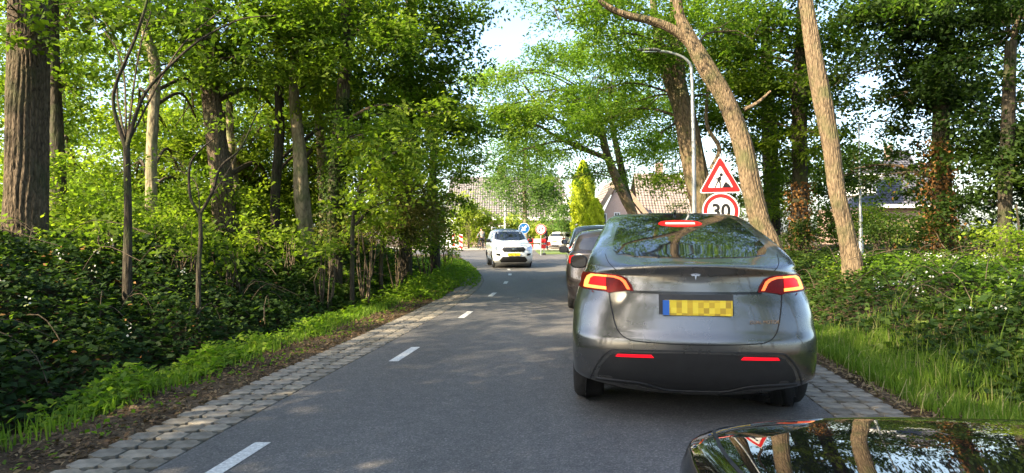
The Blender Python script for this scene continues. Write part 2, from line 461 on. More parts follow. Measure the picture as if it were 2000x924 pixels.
# ------------------------------------------------------------------ foliage generators
def unit(v):
    return v / np.maximum(np.linalg.norm(v, axis=-1, keepdims=True), 1e-6)
def leaf_quads(C, A, Nn, L, W, fold=.18):
    """C centre base, A axis, Nn normal, L length, W width -> kite shaped leaves, folded along the rib"""
    A = unit(A); S = unit(np.cross(A, Nn)); Nn = np.cross(S, A)
    L = np.asarray(L)[:, None]; W = np.asarray(W)[:, None]
    b = C; t = C + A * L; m = C + A * L * .45 + Nn * W * fold
    l = m - S * W * .5; r = m + S * W * .5
    m0 = C + A * L * .45
    V = np.stack([b, r, t, l], 1).reshape(-1, 3)
    Fc = np.arange(len(C) * 4, dtype=np.int32).reshape(-1, 4)
    return V, Fc

def sprays(centers, dirs, tones, m, tw, leaf, wr=.5, up=1.0, droop=.15, jit=.05, rng=RNG):
    """each spray: m leaves alternate along a twig of length tw"""
    K = len(centers)
    d = unit(dirs)
    n = unit(np.array([0, 0, 1.0]) * up + rng.normal(0, .45, (K, 3)))
    s = unit(np.cross(d, n)); n = np.cross(s, d)
    t = np.tile(np.linspace(0, 1, m), (K, 1))
    side = np.tile(np.where(np.arange(m) % 2 == 0, 1.0, -1.0), (K, 1))
    C = centers[:, None] + d[:, None] * (t * tw)[..., None] + s[:, None] * (side * leaf * .15)[..., None]
    C = C + rng.normal(0, jit, C.shape); C[..., 2] -= droop * (t ** 2) * tw
    A = d[:, None] * .55 + s[:, None] * side[..., None] * .9 + rng.normal(0, .35, C.shape)
    A[..., 2] -= .15
    Nn = n[:, None] + rng.normal(0, .42, C.shape)
    L = leaf * rng.uniform(.65, 1.25, (K, m)); 
    V, Fc = leaf_quads(C.reshape(-1, 3), A.reshape(-1, 3), Nn.reshape(-1, 3), L.ravel(), L.ravel() * wr)
    tn = np.clip(tones[:, None] + rng.normal(0, .13, (K, m)), 0, 1).ravel()
    return V, Fc, tn

def blob_sprays(c, R, nleaf, m=12, tw=.45, leaf=.10, wr=.55, clumps=10, flat=.5, tone=.5, spread=.30, rng=RNG, out=.6, droop=.15, hollow=.45):
    """returns leaf arrays and clump centres of an uneven ellipsoid crown"""
    c = np.array(c, float); R = np.array(R, float)
    u = unit(rng.normal(0, 1, (clumps, 3))) * (rng.uniform(hollow, 1.0, (clumps, 1)))
    cc = c + u * R
    K = max(clumps, int(nleaf / m))
    which = rng.integers(0, clumps, K)
    sz = rng.uniform(.6, 1.3, clumps)
    off = rng.normal(0, 1, (K, 3)) * (R * spread)[None] * sz[which][:, None]
    off[:, 2] *= flat
    pc = cc[which] + off
    d = (pc - c) / R * out + rng.normal(0, .6, (K, 3)); d[:, 2] = d[:, 2] * .4 - .1
    ct = tone + rng.normal(0, .14, clumps)
    V, Fc, tn = sprays(pc, d, ct[which], m, tw, leaf, wr, droop=droop, rng=rng)
    return V, Fc, tn, cc

def join(parts):
    Vs, Fs, Ts, b = [], [], [], 0
    for V, Fc, t in parts:
        Vs.append(V); Fs.append(Fc + b); Ts.append(t); b += len(V)
    return np.concatenate(Vs), np.concatenate(Fs), np.concatenate(Ts)

def catmull(pts, n=8):
    pts = [np.array(p, float) for p in pts]
    if len(pts) < 3:
        return [pts[0] + (pts[1] - pts[0]) * t for t in np.linspace(0, 1, n + 1)]
    q = [2 * pts[0] - pts[1]] + pts + [2 * pts[-1] - pts[-2]]
    out = []
    for i in range(1, len(q) - 2):
        for t in np.linspace(0, 1, n, endpoint=False):
            a, b, c, d = q[i - 1], q[i], q[i + 1], q[i + 2]
            out.append(.5 * ((2 * b) + (-a + c) * t + (2 * a - 5 * b + 4 * c - d) * t * t + (-a + 3 * b - 3 * c + d) * t ** 3))
    out.append(pts[-1]); return out

def trunk_mesh(name, pr, mat, seg=20, step=.25, rough=.05, origin=(0, 0, 0), ridges=0, rng=random):
    """pr: list of (x,y,z,r). Tapered, slightly lumpy and furrowed tube."""
    q = catmull(pr, 10)
    L = [0]
    for a, b in zip(q[:-1], q[1:]): L.append(L[-1] + np.linalg.norm((b - a)[:3]))
    n = max(4, int(L[-1] / step)); s = np.linspace(0, L[-1], n)
    Q = np.stack([np.interp(s, L, [p[k] for p in q]) for k in range(4)], 1)
    T = np.gradient(Q[:, :3], axis=0); T = unit(T)
    ref = np.array([1.0, 0, 0]); V = []
    ph = rng.uniform(0, 6)
    ang = np.linspace(0, 2 * pi, seg, endpoint=False)
    for i in range(n):
        u = ref - T[i] * ref.dot(T[i]); u /= np.linalg.norm(u); ref = u; v = np.cross(T[i], u)
        z = s[i]
        lump = 1 + rough * (np.sin(ang * 2 + z * 1.3 + ph) + .6 * np.sin(ang * 3 - z * 2.1 + ph * 2) + .4 * np.sin(ang * 5 + z * 3.7))
        if ridges:
            w = .9 * np.sin(z * 2.2 + ang * 2 + ph) + .5 * np.sin(z * 5.1 + ang * 3)
            rd = np.abs(np.sin(ang * ridges / 2 + w)) ** .6
            lump = lump + (rd - .85) * .13 + rng.uniform(-.012, .012)
        r = Q[i, 3] * lump
        V.append(Q[i, :3] + np.outer(np.cos(ang) * r, u) + np.outer(np.sin(ang) * r, v))
    V = np.concatenate(V) - np.array(origin)
    idx = np.arange(n * seg).reshape(n, seg); nx_ = np.roll(idx, -1, 1)
    Fc = np.stack([idx[:-1], nx_[:-1], nx_[1:], idx[1:]], -1).reshape(-1, 4)
    return mesh_np(name, V, Fc, mat, True)

NLEAF = [0]
DENS = 1.65
def pxr(list4, k=1.0):
    """(px, py, Y, width in px) -> x,y,z,r"""
    out = []
    for px, py, Y, wpx in list4:
        p = P(px, py, Y); out.append((p.x, p.y, p.z, wpx * .5 * k / F * Y))
    return out

def tree(name, label, cat, trunk, blobs=(), leaf='oak_leaf', bark='oak_bark', lsize=.10, m=12, tw=.45, wr=.55, seg=20, ridges=0, step=.25,
         limbs=(), ivy=None, group=None, cover=2.4, base=True, flat=.5, droop=.15, twigs=True, tone=.5, world=False, roughness=.05):
    """trunk: list of (px,py,Y,width px) from the foot upwards; blobs: (px,py,Y,rx px,ry px,depth m,cover,tone)"""
    tr = list(trunk) if world else pxr(trunk, .88 if ridges else 1.0)
    lsize *= 1.2
    x0, y0 = tr[0][0], tr[0][1]
    g = float(hgt(x0, y0))
    if base: tr = [(x0, y0, g - .25, tr[0][3] * 1.12)] + ([tr[0]] if tr[0][2] > g + .1 else []) + tr[1:]
    org = (x0, y0, g)
    root = empty(name, org, label=label, cat=cat, group=group)
    link('trunk', trunk_mesh('trunk', tr, M[bark], seg, step, roughness, org, ridges), root)
    for lb in limbs:
        lp = list(lb) if world else pxr(lb, .88 if ridges else 1.0)
        link('limb', trunk_mesh('limb', lp, M[bark], max(8, seg // 2), step, .05, org, ridges // 2), root)
    parts = []; tb = MB()
    trA = np.array([t for t in catmull(tr, 6)])
    for bl in blobs:
        if world: c = np.array(bl[:3]); R = np.array(bl[3:6]); cov = bl[6] if len(bl) > 6 else 1.0; tn0 = bl[7] if len(bl) > 7 else tone
        else:
            px, py, Y, rx, ry, dm = bl[:6]
            c = np.array(P(px, py, Y)); R = np.array((rx / F * Y, dm, ry / F * Y)); cov = bl[6] if len(bl) > 6 else 1.0; tn0 = bl[7] if len(bl) > 7 else tone
        area = pi * R[0] * R[2]
        if not world and bl[1] < -20: cov *= .35
        n = int(DENS * cover * cov * area / (lsize * lsize * wr * .5))
        n = min(n, 60000); NLEAF[0] += n
        ncl = int(np.clip(area * 1.6, 5, 26))
        V, Fc, t, cc = blob_sprays(c, R, n, m, tw, lsize, wr, ncl, flat, tn0, droop=droop)
        parts.append((V, Fc, t))
        if twigs:
            # limb from the trunk to the blob
            lower = trA[trA[:, 2] < max(c[2] - .2 * R[2], trA[0, 2] + .3 * (trA[-1, 2] - trA[0, 2]))]
            lower = lower if len(lower) else trA
            k = np.argmin(np.linalg.norm(lower[:, :3] - c, axis=1)); a = lower[k]
            mid = (a[:3] + c) / 2 + np.array([random.uniform(-.2, .2), random.uniform(-.2, .2), .12 * np.linalg.norm(c - a[:3])])
            r0 = min(a[3] * .4, .018 + .009 * np.linalg.norm(c - a[:3]))
            cv = catmull([a[:3], mid, c], 5)
            tb.tube(cv, list(np.linspace(r0, r0 * .4, len(cv))), 6, False)
            for q in cc:
                mm = (c + q) / 2 + RNG.normal(0, .12, 3)
                st = cv[random.randint(len(cv) // 2, len(cv) - 1)]
                tb.tube([st, (np.array(st) + q) / 2 + RNG.normal(0, .12, 3), q], [r0 * .38, r0 * .22, .006], 5, False)
    if parts:
        V, Fc, t = join(parts)
        link('crown', mesh_np('crown', V - np.array(org), Fc, M[leaf], False, t), root)
    if tb.v:
        me = bpy.data.meshes.new('twigs'); me.from_pydata([(a - org[0], b - org[1], c - org[2]) for a, b, c in tb.v], [], tb.f)
        me.materials.append(M['twig'])
        link('twigs', me, root, kind='stuff')
    if ivy:
        lf, z0, z1, thick, n, sz = ivy
        s = RNG.uniform(0, 1, n); zz = z0 + (z1 - z0) * s
        tx = np.interp(zz, trA[:, 2], trA[:, 0]); ty = np.interp(zz, trA[:, 2], trA[:, 1]); rr = np.interp(zz, trA[:, 2], trA[:, 3])
        a = RNG.uniform(0, 2 * pi, n)
        rad = rr * 1.02 + np.abs(RNG.normal(0, thick, n)) * (1 + .8 * np.sin(zz * 3.1 + a * 2))
        C = np.stack([tx + np.cos(a) * rad, ty + np.sin(a) * rad, zz], 1)
        out = np.stack([np.cos(a), np.sin(a), np.full(n, .25)], 1)
        A = RNG.normal(0, .5, (n, 3)); A[:, 2] -= .9
        V, Fc = leaf_quads(C, A, out + RNG.normal(0, .35, (n, 3)), sz * RNG.uniform(.6, 1.3, n), sz * RNG.uniform(.5, 1.0, n))
        link('ivy', mesh_np('ivy', V - np.array(org), Fc, M[lf], False, np.clip(RNG.normal(.5, .22, n) , 0, 1)), root)
    return root

def bush(name, label, cat, px, py, Y, rx, ry, dm, leaf='forest_leaf', lsize=.08, cover=3.0, tone=.5, group=None, wr=.6, m=10, stems=5, flat=.6, tw=.3):
    c = np.array(P(px, py, Y)); g = float(hgt(c[0], c[1]))
    R = np.array((rx / F * Y, dm, ry / F * Y))
    root = empty(name, (c[0], c[1], g), label=label, cat=cat, group=group)
    n = min(40000, int(cover * pi * R[0] * R[2] / (lsize * lsize * wr * .5))); NLEAF[0] += n
    V, Fc, t, cc = blob_sprays(c, R, n, m, tw, lsize, wr, int(np.clip(pi * R[0] * R[2] * 2, 8, 30)), flat, tone, hollow=.2)
    V[:, 2] = np.maximum(V[:, 2], g - .02)
    link('foliage', mesh_np('foliage', V - np.array((c[0], c[1], g)), Fc, M[leaf], False, t), root)
    tb = MB()
    for q in cc[:14]:
        b0 = np.array([random.uniform(-.1, .1), random.uniform(-.1, .1), -.05])
        q = q - np.array((c[0], c[1], g)); tb.tube([b0, (b0 + q) / 2 + RNG.normal(0, .08, 3), q], [.022, .013, .005], 5, False)
    tb.build('stems', M['twig'], root)
    return root

def scatter(n, xf, y0, y1, filt=None):
    """random ground points"""
    y = RNG.uniform(y0, y1, n); a, b = xf(y); x = a + (b - a) * RNG.uniform(0, 1, n)
    return x, y
exec_marker = 1

# ------------------------------------------------------------------ trees on the left bank
def more(n, seed, x0, x1, y0, y1, Y0, Y1, r0=45, r1=85, c0=.6, c1=1.1, t0=.35, t1=.8):
    q = random.Random(seed)
    return [(q.uniform(x0, x1), q.uniform(y0, y1), q.uniform(Y0, Y1), q.uniform(r0, r1), q.uniform(r0, r1) * .62, q.uniform(.7, 1.3), q.uniform(c0, c1), q.uniform(t0, t1)) for _ in range(n)]

LW = 'trees of the wood on the left bank'
tree('oak_tree', 'massive oak trunk with furrowed bark, half sunlit, at the far left edge', 'tree',
     [(48, 510, 10.4, 100), (50, 440, 10.4, 90), (54, 200, 10.4, 82), (58, 0, 10.4, 76), (60, -400, 10.4, 66)],
     [(40, 70, 9.8, 40, 30, .4, .35, .7), (20, 10, 9.6, 50, 30, .4, .6, .6), (140, 30, 10, 60, 50, .6, .7, .6), (-60, -250, 10, 260, 160, 2.0, 1.2), (120, -420, 10.5, 300, 160, 2.5, 1.2)],
     bark='oak_bark', seg=96, ridges=26, step=.05, lsize=.12, roughness=.03)
tree('oak_tree', 'shaded trunk standing close behind the massive oak at the left edge', 'tree',
     [(116, 480, 14, 34), (112, 300, 14, 30), (104, 100, 14, 26), (100, -200, 14, 22)],
     [(150, -40, 14, 150, 110, 2.0, 1.2), (130, 120, 14.5, 80, 60, 1.2, .8)] + more(5, 1, 120, 240, 60, 380, 16, 19), leaf='forest_leaf', bark='dark_bark', seg=28, ridges=12, step=.12)
tree('forked_tree', 'slim dark tree forking into two crooked branches right of the massive oak', 'tree',
     [(249, 545, 9.0, 17), (250, 420, 9.0, 14), (247, 285, 9.0, 13)],
     [(300, 10, 9.6, 130, 45, .8, .45), (180, 30, 9.6, 90, 45, .8, .4), (430, 20, 9.6, 90, 36, .7, .4), (250, 120, 9.8, 70, 35, .6, .15)], bark='dark_bark', lsize=.09, leaf='forest_leaf',
     limbs=[[(247, 292, 9.0, 10), (222, 210, 9.0, 7.5), (228, 160, 9.0, 6.5), (262, 80, 9.0, 5.5), (285, 10, 9.0, 5), (300, -60, 9, 4)],
            [(247, 292, 9.0, 10), (262, 235, 9.0, 7.5), (285, 180, 9.0, 6.5), (330, 130, 9.0, 5.5), (395, 75, 9.0, 4.5), (470, 38, 9.0, 3.5), (540, 30, 9, 2)]], step=.1, seg=16)
tree('oak_tree', 'straight grey trunk seen through the slim forked tree', 'tree',
     [(296, 500, 14, 22), (296, 300, 14, 23), (303, 130, 14, 24), (285, 60, 14, 18), (290, -60, 14, 14)],
     [(300, 40, 14, 90, 60, 1.4, .9), (280, -120, 14, 170, 120, 2, 1.2), (340, 120, 14.5, 60, 50, 1, .6)] + more(8, 2, 180, 400, 60, 400, 16.5, 20), leaf='forest_leaf', bark='light_bark', seg=32, ridges=10, step=.12)
tree('small_tree', 'small crooked shrub-like tree with bare forked twigs at the foot of the bank', 'tree',
     [(388, 530, 9.2, 9), (392, 470, 9.2, 8), (391, 418, 9.2, 7)], [(345, 330, 9.6, 36, 36, .4, .2, .8), (480, 250, 9.6, 46, 36, .5, .2, .7)],
     limbs=[[(391, 418, 9.2, 7), (372, 385, 9.2, 6), (372, 320, 9.2, 4.5), (400, 285, 9.2, 3), (420, 270, 9.2, 2)],
            [(391, 418, 9.2, 7), (415, 375, 9.2, 6), (432, 325, 9.2, 5), (470, 290, 9.2, 4), (500, 225, 9.2, 2.5), (520, 200, 9.2, 1.5)]], bark='dark_bark', lsize=.07, leaf='forest_leaf', step=.06, seg=12)
tree('oak_tree', 'thick leaning trunk with scarred bark in the middle of the left wood', 'tree',
     [(442, 470, 15, 52), (432, 350, 15, 46), (414, 200, 15, 42), (400, 60, 15, 40), (385, -150, 15, 34)],
     [(400, 60, 15, 110, 70, 1.6, 1), (470, 110, 14.6, 80, 60, 1.2, .8), (340, -60, 15, 200, 110, 2.4, 1.2), (500, -80, 15, 200, 110, 2.4, 1.1)] + more(8, 3, 380, 560, 120, 400, 18, 21), bark='oak_bark', seg=48, ridges=16, step=.09)
tree('birch_tree', 'thin pale sunlit trunk just behind the thick leaning trunk', 'tree',
     [(470, 470, 17, 18), (462, 380, 17, 17), (452, 300, 17, 15), (448, 200, 17, 12)], [(455, 170, 17, 60, 60, 1, .8, .8), (470, 290, 17.5, 50, 40, 1, .4, .9)], bark='light_bark')
tree('oak_tree', 'narrow dark upright trunk between the leaning trunk and the pale knotted one', 'tree',
     [(540, 480, 16, 22), (538, 380, 16, 21), (546, 250, 16, 20), (545, 140, 16, 17), (550, -40, 16, 13)],
     [(560, 120, 16, 90, 60, 1.4, 1), (540, -40, 16, 130, 90, 2, 1.2), (520, 60, 15.5, 60, 50, 1, .8)] + more(7, 4, 480, 640, 120, 380, 18.5, 21), leaf='forest_leaf', bark='dark_bark', seg=24, ridges=9, step=.12)
tree('maple_tree', 'pale knotted trunk spotted with sunlight left of the ivy-clad trunk', 'tree',
     [(602, 490, 16, 34), (590, 400, 16, 32), (586, 300, 16, 28), (574, 180, 16, 24), (580, 20, 16, 18)],
     [(610, 150, 16, 80, 60, 1.3, .9, .7), (600, 20, 16, 120, 80, 2, 1.1), (560, 250, 16.4, 50, 40, .8, .3, .9)] + more(6, 5, 540, 680, 120, 400, 19, 21, c0=.5, c1=.9), bark='light_bark', seg=36, ridges=10, step=.1, roughness=.09, leaf='forest_leaf')
tree('maple_tree', 'pale trunk half hidden right behind the knotted one', 'tree',
     [(636, 470, 19, 22), (630, 330, 19, 20), (622, 200, 19, 18)], [(625, 150, 19, 80, 80, 1.5, 1, .8)], bark='light_bark', leaf='forest_leaf')
tree('oak_tree', 'dark ivy-clad trunk, last big trunk before the road opens', 'tree',
     [(655, 490, 15, 32), (652, 400, 15, 32), (664, 260, 15, 30), (672, 150, 15, 27), (676, 0, 15, 22)],
     [(700, 60, 15, 110, 80, 1.6, 1.1), (640, 90, 14.6, 70, 50, 1.2, .9), (760, -40, 15, 170, 70, 2, 1.0), (690, -180, 15, 260, 110, 3, 1.2)] + more(9, 6, 710, 840, 60, 330, 14, 17), leaf='forest_leaf', bark='dark_bark', seg=32, ridges=12, step=.12,
     ivy=('dark_leaf', 1.0, 4.3, .07, 2600, .07))
tree('young_tree', 'thin leaning dark stem with a side branch right of the ivy-clad trunk', 'tree',
     [(688, 470, 13.5, 9), (690, 430, 13.5, 9), (702, 370, 13.5, 8), (722, 325, 13.5, 7), (790, 290, 13.5, 4)],
     [(730, 290, 13.5, 60, 50, .9, .8), (800, 270, 13.5, 60, 40, .8, .7), (745, 370, 13.4, 50, 40, .8, .9, .8), (790, 340, 13.8, 60, 42, .9, 1.0, .7), (830, 290, 15, 50, 40, .9, .9, .6)], limbs=[[(694, 440, 13.5, 7), (722, 410, 13.5, 5), (760, 390, 13.5, 3)]], bark='dark_bark', step=.1, leaf='forest_leaf')
# overhanging oaks towards the junction
tree('oak_tree', 'broad oak whose dark leafy boughs hang over the road towards the sky gap', 'tree',
     [(792, 470, 19, 26), (796, 300, 19, 24), (800, 100, 19, 20), (800, -100, 19, 14)],
     [(760, 130, 18, 110, 80, 1.8, 1.2), (850, 90, 17.5, 75, 45, 1.4, .75, .4), (850, 20, 17, 85, 45, 1.5, .8, .4), (900, 35, 17, 34, 24, 1.0, .35, .3), (915, 85, 17, 30, 14, .8, .35, .3), (790, 210, 18, 110, 60, 1.6, 1.3), (890, 160, 18, 45, 28, 1.1, .8, .35),
      (870, 235, 18.5, 65, 45, 1.4, 1.3, .4), (720, 0, 17, 140, 60, 2, 1.0), (820, -80, 18, 150, 70, 2, 1.0)], bark='dark_bark', lsize=.11, cover=2.3, flat=.4)
tree('oak_tree', 'bushy tree with low sunlit boughs at the end of the left bank', 'tree',
     [(850, 470, 23, 18), (845, 350, 23, 16), (850, 250, 23, 12)],
     [(830, 330, 22, 85, 50, 1.8, 1.4, .45), (890, 290, 22.5, 48, 36, 1.4, 1.3, .4), (900, 345, 22.5, 26, 22, 1.0, 1.2, .4), (800, 400, 21, 65, 45, 1.4, 1.3, .5), (862, 395, 22, 36, 30, 1.1, 1.2, .45), (920, 240, 22.5, 28, 30, 1.1, 1.1, .3), (760, 300, 21, 70, 60, 1.5, 1.1, .6)],
     leaf='forest_leaf', bark='dark_bark', lsize=.10, cover=2.3)
tree('dry_tree', 'brownish drying bush-like tree leaning out of the left bank', 'tree',
     [(745, 500, 15.5, 8), (760, 430, 15.5, 7), (780, 370, 15.5, 5)],
     [(770, 390, 15.5, 70, 45, 1.1, 1.0), (720, 440, 15, 60, 35, 1.0, 1.0), (800, 440, 16.5, 45, 35, 1.0, 1.1, .5)], leaf='olive_leaf', bark='dark_bark', lsize=.07, cover=2.2, step=.1)

BG = 'bushes closing the end of the left bank'
for (px, py, Y, rx, ry, lf, tn, lb) in [
    (715, 440, 14.2, 50, 45, 'forest_leaf', .6, 'leafy bush at the foot of the ivy-clad trunk'),
    (780, 445, 16.5, 50, 48, 'forest_leaf', .6, 'bush under the brownish drying tree'),
    (835, 440, 20, 42, 52, 'oak_leaf', .7, 'dark green bush just before the left bank runs out'),
    (868, 465, 24.5, 26, 38, 'forest_leaf', .8, 'bright bush at the very end of the left bank, beside the junction')]:
    bush('bush', lb, 'bush', px, py, Y, rx, ry, .9, lf, .11, 3.6, tn, BG)

US = 'understorey shrubs among the trunks of the left bank'
for (px, py, Y, rx, ry, lf, tn, lb) in [
    (150, 455, 12.5, 50, 45, 'forest_leaf', .6, 'sunlit shrub just right of the massive oak'),
    (205, 470, 10.5, 40, 38, 'forest_leaf', .45, 'shrub between the massive oak and the slim forked tree'),
    (325, 440, 12.5, 48, 50, 'forest_leaf', .65, 'tall shrub right of the slim forked tree'),
    (375, 480, 11, 46, 36, 'oak_leaf', .7, 'darker shrub around the foot of the crooked small tree'),
    (500, 455, 14, 42, 42, 'forest_leaf', .75, 'bright shrub between the leaning trunk and the narrow dark trunk'),
    (455, 495, 11.5, 50, 32, 'oak_leaf', .6, 'low shrub below the thick leaning trunk'),
    (562, 475, 13.5, 42, 34, 'forest_leaf', .6, 'shrub in front of the narrow dark trunk'),
    (635, 490, 13, 42, 32, 'forest_leaf', .55, 'shrub at the foot of the pale knotted trunk'),
    (90, 505, 9.4, 60, 26, 'oak_leaf', .5, 'low shrub hiding the foot of the massive oak')]:
    bush('shrub', lb, 'shrub', px, py, Y, rx, ry, .6, lf, .10, 2.6, tn, US)

# far wood on the left: one mass of undergrowth and crowns
def mass(name, label, cat, blobs, leaf, lsize, cover, clumps_per=1.2, m=10, tw=.4, flat=.5, wr=.6):
    parts = []
    for bl in blobs:
        c = np.array(bl[:3]); R = np.array(bl[3:6]); tn = bl[6] if len(bl) > 6 else .5; cv = bl[7] if len(bl) > 7 else 1
        area = pi * R[0] * R[2]
        n = int(cover * cv * area / (lsize * lsize * wr * .5)); NLEAF[0] += n
        V, Fc, t, cc = blob_sprays(c, R, n, m, tw, lsize, wr, int(np.clip(area * clumps_per, 6, 60)), flat, tn, spread=.26)
        parts.append((V, Fc, t))
    V, Fc, t = join(parts)
    return link(name, mesh_np(name, V, Fc, M[leaf], False, t), label=label, cat=cat, kind='stuff')
rr = random.Random(3)
bl = []
for i in range(46):
    Y = rr.uniform(19, 33); px = rr.uniform(-150, 800); z = rr.uniform(1.5, 11)
    if px > 700 and z > 9: continue
    bl.append(((px - 1000) / F * Y, Y, z, rr.uniform(1.6, 3.0), rr.uniform(1.4, 2.4), rr.uniform(1.0, 1.9), rr.uniform(.45, .95), rr.uniform(.5, 1.0)))
mass('distant_wood_foliage', 'sunlit green woodland foliage behind the trunks on the left', 'foliage', bl, 'forest_leaf', .16, 1.5, tw=.6)
for i in range(16):
    Y = rr.uniform(27, 36); px = rr.uniform(-60, 820)
    bl.append(((px - 1000) / F * Y, Y, rr.uniform(.8, 3.5), rr.uniform(1.8, 3.0), 1.5, rr.uniform(1.0, 1.6), rr.uniform(.4, .8), .9))
mass('distant_wood_underwood', 'sunlit low foliage far back in the left wood', 'foliage', bl[-16:], 'forest_leaf', .18, 1.5, tw=.6)
bl = []
for i in range(34):
    Y = rr.uniform(12, 19); px = rr.uniform(-50, 760)
    x = (px - 1000) / F * Y
    if XL(Y) - x < 4.2: continue
    bl.append((x, Y, float(hgt(x, Y)) + rr.uniform(.2, 1.4), rr.uniform(.7, 1.5), rr.uniform(.7, 1.2), rr.uniform(.4, .8), rr.uniform(.3, .8), 1))
mass('wood_undergrowth', 'leafy undergrowth between the trunks on the left bank', 'undergrowth', bl, 'forest_leaf', .10, 1.6, 3)

# ------------------------------------------------------------------ trees on the right
tree('locust_tree', 'left stem of the slender leaning pair by the brick gable', 'tree',
     [(1238, 430, 33, 21), (1222, 390, 33, 21), (1200, 340, 33, 20), (1182, 290, 33, 18), (1170, 230, 33, 14), (1150, 180, 33, 10)],
     [(1120, 230, 31, 90, 50, 2.2, 1.0), (1040, 180, 30, 90, 45, 2.2, 1.0, .7), (970, 150, 30, 50, 40, 1.6, .8, .7), (1000, 240, 31, 70, 40, 2, .8, .7), (1170, 150, 31, 90, 55, 2.4, 1.0), (1090, 120, 31, 80, 45, 2.2, .9), (960, 210, 31, 40, 30, 1.5, .7), (1130, 290, 31, 50, 30, 1.6, .6)] + more(8, 8, 960, 1240, 90, 300, 29, 33, 30, 55, .7, 1.1),
     limbs=[[(1176, 260, 33, 12), (1120, 250, 32, 8), (1060, 215, 31, 6), (1020, 160, 31, 4)], [(1190, 310, 33, 12), (1110, 280, 32, 8), (1050, 245, 31, 6), (990, 225, 31, 4)]],
     bark='locust_bark', leaf='locust_leaf', lsize=.13, wr=.45, m=16, tw=.7, cover=2.0, flat=.35, droop=.3, seg=24, ridges=8)
tree('locust_tree', 'darker right stem of the slender leaning pair by the brick gable', 'tree',
     [(1240, 430, 35, 16), (1222, 370, 35, 16), (1212, 320, 35, 15), (1196, 250, 35, 12), (1190, 180, 35, 9)],
     [(1290, 300, 35, 50, 32, 1.6, .7, .5), (1110, 350, 36, 40, 22, 1.6, .5, .5), (1060, 300, 34, 40, 30, 1.5, .5, .6), (1230, 330, 34, 45, 28, 1.5, .9, .4), (1260, 250, 34, 80, 45, 2.2, .9, .5), (1150, 340, 33.5, 40, 22, 1.4, .8, .45), (1210, 90, 34, 120, 55, 3, 1.0, .5), (1300, 180, 34, 70, 50, 2.2, .9, .5)],
     bark='dark_bark', leaf='locust_leaf', lsize=.13, wr=.45, m=16, tw=.7, cover=2.0, flat=.35, droop=.25, seg=20, ridges=8)
tree('locust_tree', 'thick rough trunk with two upper stems directly behind the lamp post', 'tree',
     [(1384, 470, 19.5, 62), (1372, 400, 19.5, 54), (1352, 300, 19.5, 48), (1336, 220, 19.5, 46), (1326, 165, 19.5, 34), (1322, 60, 19.5, 28), (1318, -80, 19.5, 24)],
     [(1240, 200, 21, 90, 50, 1.8, .8, .6), (1290, 260, 22, 60, 40, 1.6, .8, .5), (1400, 200, 21, 50, 60, 1.4, .8, .5), (1300, 60, 18.5, 110, 55, 1.8, .9), (1220, 20, 18, 110, 50, 1.8, .8), (1240, 110, 19, 90, 40, 1.6, .7), (1180, 70, 18.5, 70, 40, 1.4, .7), (1360, -70, 19, 220, 80, 3, 1.1), (1130, 25, 18, 75, 35, 1.5, .8), (1085, 20, 18, 40, 22, 1.2, .4), (1170, -60, 18, 170, 50, 2.5, 1.0)] + more(8, 7, 1160, 1420, 60, 330, 19.5, 22, 45, 75, .6, .9)+[(1250, -220, 16, 200, 90, 2.5, .8), (1450, -250, 16, 220, 90, 2.5, .8)],
     limbs=[[(1345, 260, 19.5, 30), (1318, 190, 19.5, 26), (1296, 120, 19.5, 24), (1280, 40, 19.5, 18), (1270, -60, 19.5, 14)],
            [(1390, 330, 19.2, 12), (1405, 290, 19.2, 10), (1380, 240, 19.2, 8), (1385, 150, 19.2, 6)]],
     bark='locust_bark', leaf='locust_leaf', lsize=.10, wr=.42, m=18, tw=.6, cover=2.0, flat=.35, droop=.3, seg=56, ridges=16, step=.08, roughness=.06)
tree('locust_tree', 'sunlit trunk leaning left over the road signs with a long bare bough', 'tree',
     [(1512, 500, 14.2, 46), (1484, 430, 14.2, 44), (1466, 360, 14.2, 42), (1450, 280, 14.2, 40), (1420, 200, 14.2, 38), (1378, 130, 14.2, 40), (1345, 70, 14.2, 30), (1325, 20, 14.2, 22), (1322, -60, 14.2, 20), (1330, -200, 14.2, 16)],
     [(1330, -120, 14, 200, 90, 2.2, 1.0), (1450, -30, 14, 110, 60, 1.6, .8), (1120, -40, 13.6, 150, 45, 1.8, .8), (1440, 60, 15, 60, 30, 1.0, .5)],
     limbs=[[(1365, 105, 14.2, 24), (1330, 68, 14.2, 21), (1285, 45, 14.2, 18), (1220, 28, 14.2, 15), (1180, 8, 14.2, 13), (1160, -20, 14.2, 11), (1120, -60, 14.2, 8)],
            [(1452, 215, 14.4, 9), (1480, 200, 14.4, 7), (1505, 178, 14.4, 5)]],
     bark='locust_bark', leaf='locust_leaf', lsize=.09, wr=.42, m=18, tw=.5, cover=2.0, flat=.35, droop=.3, seg=72, ridges=18, step=.06, roughness=.05)
tree('locust_tree', 'bare sinuous sunlit trunk standing beside the thin grey pole', 'tree',
     [(1666, 524, 12.8, 46), (1652, 450, 12.8, 37), (1634, 370, 12.8, 36), (1622, 280, 12.8, 36), (1606, 190, 12.8, 38), (1590, 110, 12.8, 34), (1578, 30, 12.8, 31), (1566, -60, 12.8, 28), (1555, -250, 12.8, 22)],
     [(1560, -200, 12.8, 240, 110, 2.2, 1.0), (1700, -60, 12.8, 130, 60, 1.4, .8)],
     bark='locust_bark', leaf='locust_leaf', lsize=.09, wr=.42, m=18, tw=.5, cover=2.0, flat=.35, droop=.3, seg=72, ridges=18, step=.06, roughness=.04)
